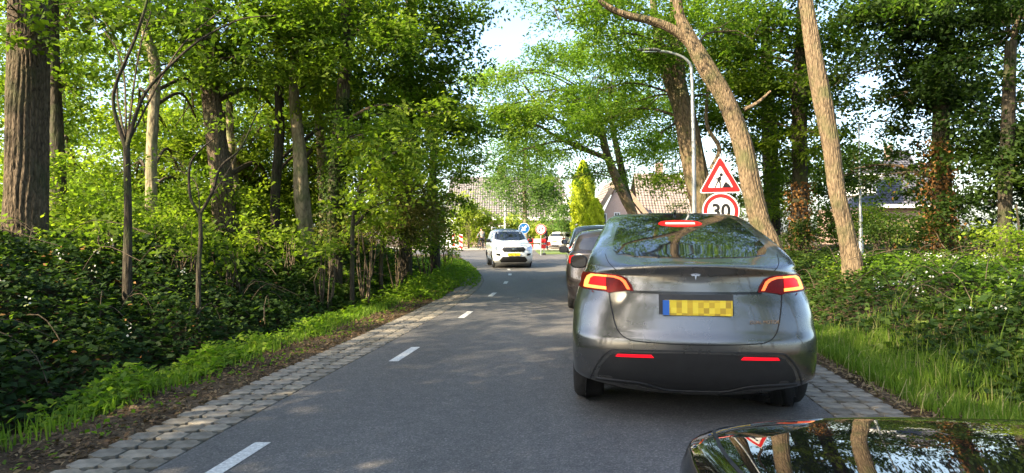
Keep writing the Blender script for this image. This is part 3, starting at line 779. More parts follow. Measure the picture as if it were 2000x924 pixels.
tree('elm_tree', 'dark trunk wrapped in brown dying ivy between the two sunlit trunks', 'tree',
     [(1562, 500, 20, 34), (1562, 380, 20, 34), (1562, 200, 20, 32), (1568, 60, 20, 28), (1570, -80, 20, 24)],
     [(1640, 290, 21, 30, 45, 1.2, .7, .5), (1440, 250, 21, 60, 50, 1.4, .7, .5), (1480, 60, 20, 110, 60, 2, 1.1), (1640, 90, 20, 110, 70, 2, 1.0, .4), (1540, 150, 19.5, 80, 50, 1.6, 1.0), (1480, 180, 20.5, 80, 60, 1.8, .9), (1550, 270, 19.3, 55, 36, 1.1, 1.2, .85), (1500, 300, 20.5, 60, 45, 1.4, .8), (1640, 200, 20.5, 60, 60, 1.4, .8, .35), (1560, -60, 20, 220, 80, 3, 1.0), (1420, 130, 21, 70, 60, 1.6, .8), (1520, 370, 21, 50, 40, 1.2, .8)] + more(8, 9, 1420, 1640, 20, 380, 20, 23, 45, 80, .6, 1.0, .2, .6),
     bark='dark_bark', leaf='oak_leaf', lsize=.11, cover=2.2, seg=32, ridges=12, step=.15, ivy=('dead_leaf', 1.0, 2.9, .09, 800, .085))
tree('oak_tree', 'dark straight trunk hidden behind the sunlit tree leaning over the signs', 'tree',
     [(1508, 470, 24, 32), (1506, 340, 24, 30), (1500, 200, 24, 26), (1496, 60, 24, 22)],
     [(1450, 330, 24, 60, 45, 1.8, .6, .4), (1490, 240, 24, 80, 50, 2, .8, .4), (1400, 60, 24, 90, 70, 2.4, .8, .5), (1600, 330, 25, 70, 50, 2, .6, .4)],
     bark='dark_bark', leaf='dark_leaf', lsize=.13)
tree('beech_tree', 'ivy-hung trunk with rust-brown dead leaves at the right', 'tree',
     [(1842, 480, 16.5, 40), (1840, 400, 16.5, 38), (1838, 250, 16.5, 36), (1845, 100, 16.5, 32), (1850, -80, 16.5, 26)],
     [(1760, 60, 16, 120, 70, 1.8, 1.1, .4), (1860, 40, 16, 120, 70, 2, 1.2, .35), (1700, 110, 16.5, 80, 45, 1.4, .8, .35), (1760, 180, 16.5, 90, 40, 1.4, .8, .35), (1800, 300, 17, 80, 40, 1.2, .8, .4), (1740, 340, 17, 45, 18, .8, .7, .5), (1900, 140, 16, 90, 60, 1.6, 1.2, .3), (1800, -60, 16, 260, 80, 3, 1.1), (1660, 150, 18, 60, 40, 1.4, .9, .4), (1720, 230, 18.5, 45, 24, 1.0, .5, .4), (1800, 240, 17, 60, 40, 1.2, .8, .4), (1690, 40, 17, 80, 50, 1.4, .9, .4), (1900, 230, 16.5, 60, 50, 1.2, 1.0, .4), (1660, 330, 18, 30, 60, .8, .5, .4)] + more(6, 10, 1740, 1960, 20, 420, 16.5, 18, 45, 80, .6, 1.0, .2, .5),
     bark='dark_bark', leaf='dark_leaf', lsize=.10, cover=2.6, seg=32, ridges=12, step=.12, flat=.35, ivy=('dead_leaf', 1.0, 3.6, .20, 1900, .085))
tree('beech_tree', 'deep green tree filling the right edge of the view', 'tree',
     [(1962, 480, 14, 26), (1966, 300, 14, 24), (1975, 80, 14, 20)],
     [(1960, 60, 14, 110, 90, 1.8, 1.3, .3), (1980, 200, 14, 80, 80, 1.4, 1.3, .4), (1950, 320, 14.5, 70, 60, 1.2, 1.2, .5), (2060, 300, 14, 100, 120, 1.6, 1.2, .3), (1930, 400, 15, 70, 50, 1.2, 1.1, .3), (2040, -80, 14, 200, 100, 3, 1.1)],
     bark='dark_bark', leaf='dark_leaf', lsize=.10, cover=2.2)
tree('young_tree', 'young bright-leaved tree low at the right edge', 'tree', [(1988, 500, 11.5, 5), (1990, 450, 11.5, 4), (1985, 400, 11.5, 3)],
     [(1985, 465, 11.5, 32, 36, .4, 1.2, .9), (1975, 500, 11.6, 28, 18, .3, 1.0, .8)], leaf='weed_leaf', lsize=.06, bark='dark_bark', step=.1)
rr = random.Random(5); bl = []
for i in range(36):
    Y = rr.uniform(22, 32); px = rr.uniform(1480, 2150); z = rr.uniform(1.0, 4.2) if px < 1860 else rr.uniform(1, 12)
    if 1660 < px < 1800 and z > 1.5: z = rr.uniform(.8, 2.0)
    bl.append(((px - 1000) / F * Y, Y, z, rr.uniform(1.2, 2.2), 1.4, rr.uniform(.7, 1.3), rr.uniform(.25, .6), rr.uniform(.5, 1)))
mass('distant_shrub_foliage', 'dark green shrubbery behind the trunks on the right', 'foliage', bl, 'oak_leaf', .14, 1.5)
SG = 'shrubs along the right bank'
for i, (px, py, Y, rx, ry, lf, tn, lb) in enumerate([
    (1590, 455, 18, 60, 38, 'dark_leaf', .5, 'dark shrub at the foot of the ivy-wrapped trunk behind the pair of sunlit trunks'),
    (1735, 450, 16, 62, 42, 'bramble_leaf', .6, 'green shrub to the right of the thin grey pole'),
    (1880, 455, 15, 70, 48, 'dark_leaf', .6, 'dark shrub under the trunk with rust-brown dead leaves'),
    (1530, 430, 24, 50, 40, 'oak_leaf', .5, 'shrub showing above the grey car right shoulder'),
    (1715, 420, 20, 30, 40, 'forest_leaf', .8, 'pale leaved shrub below the white dormer of the far house')]):
    bush('shrub', lb, 'shrub', px, py, Y, rx, ry, .9, lf, .08, 2.4, tn, SG)
bush('shrub', 'green shrub behind the sinuous sunlit trunk, left of the grey pole', 'shrub', 1640, 418, 24, 48, 36, 1.2, 'oak_leaf', .12, 3, .5, SG)
bush('shrub', 'dark shrub filling the gap between the 30 sign and the sunlit leaning trunk', 'shrub', 1445, 408, 30, 40, 30, 1.2, 'oak_leaf', .13, 3, .5, SG)
bush('shrub', 'round dark shrub in front of the tiled roof beside the lamp post', 'shrub', 1330, 412, 40, 24, 14, .8, 'dark_leaf', .10, 2.5, .6)

# ------------------------------------------------------------------ far side of the junction
tree('birch_tree', 'weeping birch standing in front of the long tiled roof', 'tree',
     [(1027, 500, 50, 9), (1026, 440, 50, 9), (1024, 360, 50, 8), (1026, 290, 50, 5)],
     [(1025, 290, 50, 45, 36, 1.8, .8), (985, 335, 50, 36, 30, 1.5, .7), (1065, 340, 50, 30, 32, 1.4, .7), (1020, 350, 50, 44, 32, 1.6, .7), (1045, 385, 50, 26, 26, 1.2, .6), (1075, 375, 50, 18, 30, 1.0, .5), (975, 370, 50, 20, 28, 1.0, .5), (1025, 230, 50, 36, 30, 1.6, .7)],
     bark='light_bark', leaf='birch_leaf', lsize=.18, wr=.45, cover=5, m=14, tw=1.2, flat=1.0, droop=.9)
def cone_tree(name, label, px, pytop, pybot, Y, wpx, leaf='lime_leaf', lsize=.22):
    b0, t0 = P(px, pybot, Y), P(px, pytop, Y); H = t0.z; R0 = wpx / 2 / F * Y
    root = empty(name, (b0.x, b0.y, 0), label=label, cat='tree')
    n = 14000; z = RNG.uniform(0, 1, n) ** .9; a = RNG.uniform(0, 2 * pi, n)
    rad = R0 * np.minimum(1, (1 - z) * 3.6 + .05) ** .8 * (.86 + .16 * np.sin(a * 5 + z * 9) + .1 * np.sin(a * 11 + z * 31)) * np.sqrt(RNG.uniform(.55, 1, n))
    C = np.stack([np.cos(a) * rad, np.sin(a) * rad, z * H], 1)
    o = np.stack([np.cos(a), np.sin(a), np.full(n, .5)], 1)
    A = RNG.normal(0, .4, (n, 3)); A[:, 2] += 1
    V, Fc = leaf_quads(C, A, o + RNG.normal(0, .3, (n, 3)), lsize * RNG.uniform(.7, 1.4, n), lsize * .5 * RNG.uniform(.7, 1.2, n))
    link('crown', mesh_np('crown', V, Fc, M[leaf], False, np.clip(.5 + .3 * np.sin(a * 5 + z * 20) + RNG.normal(0, .15, n), 0, 1)), root)
    MB().tube([(0, 0, -.2), (0, 0, H * .8)], [.16, .05], 8).build('trunk', M['dark_bark'], root)
cone_tree('conifer_tree', 'tall bright yellow-green columnar conifer left of the brick gable', 1139, 318, 470, 56, 50)
cone_tree('conifer_tree', 'shorter yellow-green conifer tucked against the right of the tall one', 1163, 392, 470, 54, 34)
HG = 'yellow-green bushes lining the far side of the junction'
far = [(900, 440, 60, 30, 28, 'hedge_leaf', .6, 'yellow-green bush at the left end of the far hedge, behind the beacons'),
       (935, 432, 60, 26, 26, 'hedge_leaf', .7, 'yellow-green bush above the small cyclist'),
       (915, 405, 58, 26, 24, 'hedge_leaf', .5, 'taller yellow-green bush hiding the left part of the tiled roof'),
       (1100, 412, 57, 18, 22, 'birch_leaf', .6, 'taller green bush just left of the tall yellow conifer'),
       (966, 447, 60, 20, 20, 'hedge_leaf', .5, 'low yellow-green bush directly behind the silver-white car'),
       (1000, 440, 61, 26, 26, 'hedge_leaf', .8, 'yellow-green bush left of the round blue sign'),
       (1043, 446, 60, 22, 22, 'hedge_leaf', .7, 'yellow-green bush between the two round signs'),
       (1083, 440, 61, 26, 22, 'birch_leaf', .6, 'green rounded bush above the white hatchback'),
       (1112, 446, 58, 18, 14, 'birch_leaf', .5, 'low green bush left of the tall yellow conifer')]
for (px, py, Y, rx, ry, lf, tn, lb) in far:
    bush('hedge_bush', lb, 'bush', px, py, Y, rx, ry * 1.15, 1.0, lf, .20, 6.0, tn, HG, tw=.4)
b_ = bush('hedge', 'long clipped yellow-green hedge across the far side of the junction', 'hedge', 985, 462, 62.5, 130, 20, .7, 'hedge_leaf', .20, 6.0, .6)

# ------------------------------------------------------------------ ground cover
def cover_leaves(name, label, cat, n, d0, d1, y0, y1, side, leaf, size, hmin, hmax, wr=.7, clump=0.0, tone=.5, up=1.0, dens_fall=0.0, kind='stuff', upright=0.0):
    y = y0 + (y1 - y0) * RNG.uniform(0, 1, n) ** (1 + dens_fall)
    d = RNG.uniform(d0, d1, n)
    x = XL(y) - d if side < 0 else XR(y) + d
    if clump:
        k = (vnoise(x * 1.1, y * 1.1) + .5 * vnoise(x * 3.1 + 4, y * 2.7)) > RNG.uniform(-clump, clump, n) - .1
        x, y, d = x[k], y[k], d[k]; 
    n = len(x)
    ht = hmin + (hmax - hmin) * RNG.uniform(0, 1, n) ** .8 * (.75 + .5 * vnoise(x * 1.3, y * 1.3 + 5))
    edge = np.minimum(sst((d - d0) / .5), 1)
    z = hgt(x, y) + ht * (.35 + .65 * edge)
    az = RNG.uniform(0, 2 * pi, n)
    A = np.stack([np.cos(az), np.sin(az), RNG.normal(-.05 + upright, .35, n)], 1)
    Nn = np.stack([RNG.normal(0, .45, n), RNG.normal(-.15, .45, n), np.full(n, up)], 1)
    s = size * RNG.uniform(.4, 1.25, n) * np.where(RNG.uniform(0, 1, n) > .93, 1.5, 1)
    V, Fc = leaf_quads(np.stack([x, y, z], 1), A, Nn, s, s * wr)
    t = np.clip(tone + RNG.normal(0, .18, n) + .12 * vnoise(x * 2, y * 2), 0, 1)
    NLEAF[0] += n
    return link(name, mesh_np(name, V, Fc, M[leaf], False, t), label=label, cat=cat, kind=kind)
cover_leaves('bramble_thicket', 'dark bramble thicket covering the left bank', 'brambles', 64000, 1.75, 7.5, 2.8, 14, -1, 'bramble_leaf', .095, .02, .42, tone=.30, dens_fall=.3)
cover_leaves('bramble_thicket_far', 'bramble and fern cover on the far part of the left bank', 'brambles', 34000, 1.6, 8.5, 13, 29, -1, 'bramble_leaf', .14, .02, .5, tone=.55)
cover_leaves('woodland_weeds', 'pale sunlit weeds among the trunks on the left bank', 'weeds', 16000, 4.5, 13, 8, 22, -1, 'forest_leaf', .11, .1, .75, tone=.65, clump=.6)
cover_leaves('verge_weeds', 'bright green weeds along the foot of the left bank', 'weeds', 26000, 1.28, 1.85, 2.8, 25, -1, 'weed_leaf', .075, .0, .26, wr=.6, tone=.5, clump=.5, dens_fall=.25, upright=.3)
cover_leaves('verge_weeds_far', 'taller bright weeds where the left bank runs out', 'weeds', 20000, .55, 3.0, 15, 30, -1, 'weed_leaf', .10, .0, .45, wr=.55, tone=.45, clump=.8, upright=.4)
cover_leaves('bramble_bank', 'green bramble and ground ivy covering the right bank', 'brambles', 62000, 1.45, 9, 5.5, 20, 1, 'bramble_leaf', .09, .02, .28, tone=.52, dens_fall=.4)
cover_leaves('bramble_bank_near', 'bramble leaves low on the right bank near the black bonnet', 'brambles', 16000, 1.5, 5, 4.2, 8, 1, 'bramble_leaf', .06, .0, .25, tone=.6)
cover_leaves('bank_nettles', 'patches of light green nettles on the right bank', 'weeds', 12000, 2.4, 6, 6, 15, 1, 'weed_leaf', .07, .1, .35, tone=.4, clump=.7)
cover_leaves('leaf_litter', 'brown fallen leaves and twigs along the left verge', 'leaf litter', 15000, .55, 1.75, 2.6, 24, -1, 'litter_leaf', .05, .0, .015, wr=.5, tone=.5, dens_fall=.4)
cover_leaves('leaf_litter_on_pavers', 'few brown leaves lying on the left paving', 'leaf litter', 1300, .25, .62, 3, 20, -1, 'litter_leaf', .045, .012, .02, wr=.5, tone=.6)
cover_leaves('leaf_litter_right', 'brown leaves and dry stalks beside the right paving', 'leaf litter', 6000, .42, 1.05, 4.2, 14, 1, 'litter_leaf', .06, .0, .02, wr=.3, tone=.75)
cover_leaves('leaf_litter_on_road', 'scattered brown leaf bits lying on the asphalt', 'leaf litter', 420, -2.4, .0, 3.5, 16, -1, 'litter_leaf', .035, .003, .006, wr=.5, tone=.7)
cover_leaves('paver_moss', 'moss and grass tufts growing in the paver holes', 'moss', 5200, .02, .64, 3.3, 20, -1, 'weed_leaf', .028, -.012, .012, wr=.6, tone=.15, clump=2, upright=.3)
cover_leaves('paver_moss_right', 'moss growing between the right pavers', 'moss', 1500, .02, .64, 4.3, 12, 1, 'weed_leaf', .026, -.012, .01, wr=.6, tone=.1, clump=.7, upright=.3)
cover_leaves('corner_weeds', 'lush bright weeds spilling onto the road edge at the junction corner', 'weeds', 15000, .10, 2.6, 18.5, 33, -1, 'weed_leaf', .10, .0, .42, wr=.55, tone=.4, clump=1.2, upright=.4)
cover_leaves('left_bank_nettles', 'patches of lighter nettles mixed into the left brambles', 'nettles', 9000, 2.2, 6.5, 4, 20, -1, 'forest_leaf', .06, .15, .55, wr=.5, tone=.3, clump=.5, upright=.2)
cn = MB()
q = random.Random(9)
for i in range(110):
    sd = -1 if i % 3 else 1; yy = q.uniform(4, 15); dd = q.uniform(2.0, 5)
    xx = float(XL(yy)) - dd if sd < 0 else float(XR(yy)) + dd
    z0 = float(hgt(xx, yy)); az = q.uniform(0, 6.28); L_ = q.uniform(.5, 1.3)
    cn.tube(catmull([(xx, yy, z0 + .1), (xx + cos(az) * L_ * .4, yy + sin(az) * L_ * .4, z0 + .5), (xx + cos(az) * L_, yy + sin(az) * L_, z0 + .32)], 4), .005, 4, False)
cn.build('bramble_canes', M['twig'], label='thin arching bramble canes over both banks', cat='canes', kind='stuff')
cover_leaves('verge_sprouts', 'sparse small weeds sprouting in the leaf litter', 'weeds', 3000, .75, 1.35, 2.8, 22, -1, 'weed_leaf', .05, .0, .07, wr=.6, tone=.4, clump=1.2, upright=.4)
cover_leaves('bank_dead_leaves', 'dry brown leaves caught among the brambles of the left bank', 'dead leaves', 1500, 1.9, 6, 3, 18, -1, 'dead_leaf', .06, .1, .4, wr=.6, tone=.5)
def grass(name, label, n, xf, y0, y1, h0, h1, leaf='grass_blade', wd=.007, tone=.5, lean=.35):
    x, y = scatter(n, xf, y0, y1)
    z = hgt(x, y) if callable(hgt) else 0
    k = (vnoise(x * 2.2, y * 2.2) > RNG.uniform(-1.2, .8, len(x))); x, y, z = x[k], y[k], z[k]; n = len(x)
    h = RNG.uniform(h0, h1, n) * (.8 + .3 * vnoise(x * 1.5, y * 1.5)); az = RNG.uniform(0, 2 * pi, n); ln = np.abs(RNG.normal(0, lean, n)) + .05
    d = np.stack([np.cos(az), np.sin(az), np.zeros(n)], 1); s = np.stack([-np.sin(az + .6), np.cos(az + .6), np.zeros(n)], 1) * (wd * RNG.uniform(.6, 1.3, n))[:, None]
    b = np.stack([x, y, z - .01], 1); m = b + d * (h * ln * .35)[:, None] + np.array([0, 0, 1.]) * (h * .55)[:, None]
    tp = b + d * (h * ln)[:, None] + np.array([0, 0, 1.]) * (h * np.cos(np.minimum(ln, 1.2)) )[:, None]
    V = np.stack([b - s, b + s, m + s * .8, m - s * .8, tp], 1).reshape(-1, 3)
    i = np.arange(n)[:, None] * 5
    F1 = i + np.array([[0, 1, 2, 3]]); F2 = i + np.array([[3, 2, 4, 4]])
    Fc = np.concatenate([F1, F2])
    # second part as thin quads with a tiny tip edge
    V = V.reshape(n, 5, 3); V6 = np.concatenate([V, V[:, 4:5] + s[:, None] * .08], 1).reshape(-1, 3)
    i = np.arange(n)[:, None] * 6
    Fc = np.concatenate([i + np.array([[0, 1, 2, 3]]), i + np.array([[3, 2, 5, 4]])])
    t = np.clip(tone + RNG.normal(0, .2, n), 0, 1)
    return link(name, mesh_np(name, V6, Fc, M[leaf], False, np.concatenate([t, t])), label=label, cat='grass', kind='stuff')
grass('verge_grass', 'long green grass on the right verge beside the grey car', 36000, lambda y: (XR(y) + .80, XR(y) + 1.3 + 1.1 * sst((11 - y) / 5)), 4.3, 13, .09, .26, wd=.0065)
grass('tall_grass_stalks', 'taller pale seeding stalks among the right verge grass', 900, lambda y: (XR(y) + 1.1, XR(y) + 2.8), 4.5, 10, .25, .5, tone=.8, wd=.005, lean=.3)
grass('left_verge_grass', 'thin grass among the weeds of the left verge', 7000, lambda y: (XL(y) - 1.75, XL(y) - 1.15), 2.8, 24, .08, .24, tone=.45)
grass('dry_verge_stalks', 'dry straw-coloured stalks in the right verge', 1500, lambda y: (XR(y) + .7, XR(y) + 2.2), 4.3, 10, .12, .4, tone=1.1, wd=.004, lean=.6)
grass('island_grass', 'bright green grass on the traffic island', 9000, lambda y: (y * 0 + 2.4, y * 0 + 6.8), 46.6, 54.4, .06, .2, wd=.02, tone=.9)
# white bramble blossom
def blossom(name, label, n, side, d0, d1, y0, y1, h):
    y = RNG.uniform(y0, y1, n); d = RNG.uniform(d0, d1, n); x = XL(y) - d if side < 0 else XR(y) + d
    c = np.stack([x, y, hgt(x, y) + h], 1); c = np.repeat(c, 7, 0) + RNG.normal(0, .035, (n * 7, 3))
    V, Fc = leaf_quads(c, RNG.normal(0, 1, c.shape), RNG.normal(0, 1, c.shape) + np.array([0, 0, 1]), np.full(len(c), .03), np.full(len(c), .028))
    link(name, mesh_np(name, V, Fc, M['flower'], False, RNG.uniform(0, 1, len(c))), label=label, cat='blossom', kind='stuff')
blossom('bramble_blossom', 'small white bramble flowers dotted over the left bank', 16, -1, 2.2, 4.5, 5, 11, .40)
blossom('bramble_blossom_right', 'small white flowers scattered over the right bank', 45, 1, 2.2, 6, 7, 15, .30)

# ------------------------------------------------------------------ unseen oaks behind and beside the camera, placed to shade the road and fill reflections
rr = random.Random(21)
spots = [(-8.0, .0), (-5.8, 2.2), (-12.5, -.5), (-10.5, -4), (-8, -8), (-15, -5), (-11, -13), (-6.5, -14), (7.5, -3), (9, -10), (6.5, -17), (-4.5, -23), (11, 3)]
for i, (x, y) in enumerate(spots):
    h = rr.uniform(10, 14)
    bls = []
    for k in range(6):
        a = rr.uniform(0, 2 * pi); d = rr.uniform(.4, 3.2); z = rr.uniform(4.5 if i < 3 else 3.2, h)
        bls.append((x + cos(a) * d, y + sin(a) * d, z, rr.uniform(1.5, 2.4), rr.uniform(1.5, 2.4), rr.uniform(.8, 1.5), 1.0, .5))
    tree('oak_tree', 'oak of the wood behind the viewpoint, seen only in reflections', 'tree', [(x, y, 0, .22), (x + rr.uniform(-.3, .3), y, 4, .19), (x + rr.uniform(-.6, .6), y + .3, h, .08)],
         bls, world=True, lsize=.22, m=9, tw=.8, cover=1.1, bark='oak_bark', twigs=True, group='oaks of the wood behind the viewpoint')

# ------------------------------------------------------------------ vehicles
def paint(name, col, metal=.6, rough=.32, flake=.08):
    m, nt, b = new_mat(name)
    tc = N(nt, 'ShaderNodeTexCoord')
    no = N(nt, 'ShaderNodeTexNoise'); no.inputs['Scale'].default_value = 900; no.inputs['Detail'].default_value = 1
    nt.links.new(tc.outputs['Object'], no.inputs['Vector'])
    r = ramp(nt, no.outputs[0], [(.3, tuple(c * (1 - flake) for c in col)), (.7, tuple(c * (1 + flake) for c in col))])
    n2 = N(nt, 'ShaderNodeTexNoise'); n2.inputs['Scale'].default_value = 3.5; n2.inputs['Detail'].default_value = 7
    nt.links.new(tc.outputs['Object'], n2.inputs['Vector'])
    rr = ramp(nt, n2.outputs[0], [(.35, (rough * .85,) * 3), (.75, (rough * 1.35,) * 3)])
    nt.links.new(rr.outputs[0], b.inputs['Roughness'])
    nt.links.new(r.outputs[0], b.inputs['Base Color'])
    b.inputs['Metallic'].default_value = metal
    b.inputs['Coat Weight'].default_value = 1.0; b.inputs['Coat Roughness'].default_value = .06
    return m
M['grey_paint'] = paint('grey_paint', (.135, .131, .124), .8, .27)
M['white_paint'] = paint('silver_white_paint', (.80, .83, .82), .1, .35)
M['plain_white'] = paint('plain_white_paint', (.78, .80, .82), 0, .4, .02)
M['maroon_paint'] = paint('dark_brown_paint', (.030, .025, .025), .4, .3)
M['slate_paint'] = paint('slate_paint', (.11, .12, .13), .6, .3)
M['black_paint'] = paint('black_paint', (.007, .007, .008), .0, .3)
M['glass_dark'] = simple('car_glass', (.012, .014, .016), .03, 0, .1, 5, spec=.9)
M['glass_dark'].node_tree.nodes['Principled BSDF'].inputs['IOR'].default_value = 1.6
M['plastic'] = simple('black_plastic', (.016, .016, .0165), .5, 0, .2, 20, bump=.2, bscale=300)
M['gloss_black'] = simple('gloss_black', (.012, .012, .012), .2)
M['tyre'] = simple('tyre_rubber', (.022, .022, .022), .85, 0, .3, 14, bump=.5, bscale=90)
M['rim'] = simple('alloy_rim', (.35, .35, .37), .3, .9)
M['rim_dark'] = simple('dark_rim', (.05, .05, .055), .35, .8)
M['seam'] = simple('panel_gap', (.006, .006, .006), .8)
M['chrome'] = simple('chrome', (.75, .76, .78), .12, 1.0, .03)
M['red_lens'] = simple('red_lens', (.14, .002, .001), .35, 0, .15, 30, spec=.15)
M['red_glow'] = emit('lit_red_lens', (1.0, .003, .001), .40, (.12, .002, .001))
M['red_light'] = emit('brake_light', (1.0, .05, .02), 2.2, (.6, .02, .02))
M['tail_bright'] = emit('tail_light_ring', (1.0, .30, .04), .75, (.9, .3, .1))
M['tail_orange'] = emit('tail_light_strip', (1.0, .14, .03), .62, (.9, .15, .05))
M['stop_core'] = emit('stop_light_core', (1.0, .42, .30), 1.1, (.9, .3, .2))
M['reflector'] = emit('glowing_red_reflector', (.8, .005, .015), .35, (.75, .01, .02))  # bumper reflectors are no lamps; emission puts the lit look into them
M['lamp_clear'] = simple('clear_lamp', (.55, .57, .6), .1, .6, .3, 40)
M['lamp_on'] = emit('headlamp', (1, .97, .88), 1.1)
M['plate_blue'] = simple('plate_blue', (.02, .13, .5), .4)

def plate_mat():
    m, nt, b = new_mat('number_plate_yellow')
    tc = N(nt, 'ShaderNodeTexCoord')
    sn = N(nt, 'ShaderNodeVectorMath'); sn.operation = 'SNAP'; sn.inputs[1].default_value = (.040, 1.0, .040)
    nt.links.new(tc.outputs['Object'], sn.inputs[0])
    wn_ = N(nt, 'ShaderNodeTexWhiteNoise'); nt.links.new(sn.outputs[0], wn_.inputs['Vector'])
    r = ramp(nt, wn_.outputs['Value'], [(0, (.42, .26, .02)), (.35, (.66, .42, .02)), (.7, (.82, .60, .03)), (1, (.88, .68, .06))])
    nt.links.new(r.outputs[0], b.inputs['Base Color']); b.inputs['Roughness'].default_value = .4
    return m
M['plate'] = plate_mat()
M['plate_plain'] = simple('plate_yellow', (.85, .60, .03), .4)

def smooth_stations(st, sub=6, it=3):
    st = np.array(st, float)
    out = [st[0]]
    for a, b in zip(st[:-1], st[1:]):
        for t in np.linspace(0, 1, sub + 1)[1:]: out.append(a + (b - a) * t)
    out = np.array(out)
    for _ in range(it):
        o = out.copy(); o[1:-1] = out[:-2] * .25 + out[1:-1] * .5 + out[2:] * .25; out = o
    return out

class Car:
    """body skin made of horizontal outlines (z, y_rear, y_front, half width, rear corner length, exponent, front corner length, exponent, crown)"""
    def __init__(s, name, label, loc, rz, stations, body_mat, group=None, axles=None, wheel_r=.34, sub=6, it=3, cat='car', arch=True, rim='rim', track=None, tyre_w=.23, liner=True):
        s.root = empty(name, loc, rz, label=label, cat=cat, group=group)
        st = smooth_stations(stations, sub, it); s.st = st
        nq, ns = 12, 44
        ym0 = float(np.max(st[:, 1] + st[:, 4])); 
        rows = []
        for (z, yr, yf, w_, Lr, nr, Lf, nf, cr) in st:
            if yf - yr < Lr + Lf: 
                k = (yf - yr) / (Lr + Lf) * .98; Lr *= k; Lf *= k
            half = []
            for i in range(nq):
                a = (i / nq) * pi / 2
                half.append((w_ * sin(a) ** (2 / nr), yr + Lr * (1 - cos(a) ** (2 / nr))))
            y0, y1 = yr + Lr, yf - Lf
            for i in range(ns + 1):
                half.append((w_, y0 + (y1 - y0) * i / ns))
            for i in range(1, nq + 1):
                a = (1 - i / nq) * pi / 2
                half.append((w_ * sin(a) ** (2 / nf), yf - Lf * (1 - cos(a) ** (2 / nf))))
            half[0] = (0, half[0][1]); half[-1] = (0, half[-1][1])
            ring = [(x, y, z - cr * (x / max(w_, .01)) ** 2) for x, y in half]
            ring += [(-x, y, zz) for x, y, zz in ring[-2:0:-1]]
            rows.append(ring)
        n = len(rows[0]); V = np.array(rows).reshape(-1, 3)
        # wheel arches: push skin vertices out of the wheel circles
        axles = axles or []
        inside = np.zeros(len(V), bool)
        if arch:
            for (ya, za) in axles:
                dy, dz = V[:, 1] - ya, V[:, 2] - za
                d = np.hypot(dy, dz); Ra = wheel_r + .055
                k = (d < Ra) & (np.abs(V[:, 0]) > .45)
                inside |= k
                dd = np.maximum(d, 1e-4)
                V[k, 1] = ya + dy[k] / dd[k] * Ra; V[k, 2] = za + dz[k] / dd[k] * Ra
        idx = np.arange(len(rows) * n).reshape(len(rows), n); nxt = np.roll(idx, -1, 1)
        Fc = np.stack([idx[:-1], nxt[:-1], nxt[1:], idx[1:]], -1).reshape(-1, 4)
        Fc = Fc[~inside[Fc].all(1)]
        cap = [tuple(idx[-1])]
        me = bpy.data.meshes.new('body')
        me.from_pydata([tuple(v) for v in V], [], [tuple(f) for f in Fc] + cap + [tuple(idx[0][::-1])])
        bm = bmesh.new(); bm.from_mesh(me)
        bmesh.ops.remove_doubles(bm, verts=bm.verts, dist=.0008)
        bmesh.ops.recalc_face_normals(bm, faces=bm.faces)
        bm.to_mesh(me); bm.free()
        me.polygons.foreach_set('use_smooth', np.ones(len(me.polygons), dtype=bool))
        me.materials.append(body_mat); me.update()
        s.body = link('body', me, s.root)
        s.bvh = BVHTree.FromPolygons([v.co.copy() for v in me.vertices], [tuple(p.vertices) for p in me.polygons])
        s.W = float(st[:, 3].max())
        track = track or s.W - tyre_w * .5 - .035
        for ya, za in axles:
            for sg in (-1, 1):
                s.wheel(sg * track, ya, wheel_r, tyre_w, sg, rim)
        if liner and axles:
            ys_ = [a[0] for a in axles]
            b = MB(); b.box((0, (min(ys_) + max(ys_)) / 2, .48), (s.W * 1.5, max(ys_) - min(ys_) - wheel_r * 2.2, .5))
            b.box((0, (min(ys_) + max(ys_)) / 2, .50), (s.W * 1.0, max(ys_) - min(ys_) + 1.3, .42))
            b.build('underbody', M['plastic'], s.root)
    def wheel(s, x, y, r, tw, sg, rim):
        wt = .5 * tw
        pr = [(r * .66, -wt * .9), (r * .9, -wt), (r * .975, -wt * .8), (r, -wt * .35), (r, wt * .35), (r * .975, wt * .8), (r * .9, wt), (r * .66, wt * .9), (r * .62, 0), (r * .66, -wt * .9)]
        wo = MB().lathe(pr, 28, 'X').build('wheel', M['tyre'], s.root, True, (x, y, r))
        m = MB(); o = sg * wt * .72
        m.lathe([(r * .66, o), (r * .62, o + sg * .012), (r * .58, o), (r * .58, o - sg * .05)], 28, 'X')
        m.lathe([(r * .12, o + sg * .01), (0.001, o + sg * .014)], 16, 'X')
        for k in range(5):
            a = k * 2 * pi / 5
            for da in (-.13, .13):
                p0 = (o, r * .1 * cos(a), r * .1 * sin(a)); p1 = (o - sg * .005, r * .6 * cos(a + da), r * .6 * sin(a + da))
                m.tube([p0, p1], [r * .06, r * .045], 6)
        m.lathe([(r * .6, o - sg * .06), (.01, o - sg * .06)], 20, 'X')
        m.build('rim', M[rim], wo, True)
    def proj(s, p, side, off):
        a, b = p
        if side == 'rear': o, d = Vector((a, -4, b)), Vector((0, 1, 0))
        elif side == 'front': o, d = Vector((a, 12, b)), Vector((0, -1, 0))
        elif side == 'left': o, d = Vector((-4, a, b)), Vector((1, 0, 0))
        elif side == 'right': o, d = Vector((4, a, b)), Vector((-1, 0, 0))
        else: o, d = Vector((a, b, 5)), Vector((0, 0, -1))
        h, n, i, t = s.bvh.ray_cast(o, d)
        if h is None:
            h, n, i, t = s.bvh.find_nearest(o + d * 4.2)
        if n.dot(d) > 0: n = -n
        return h + n * off, n
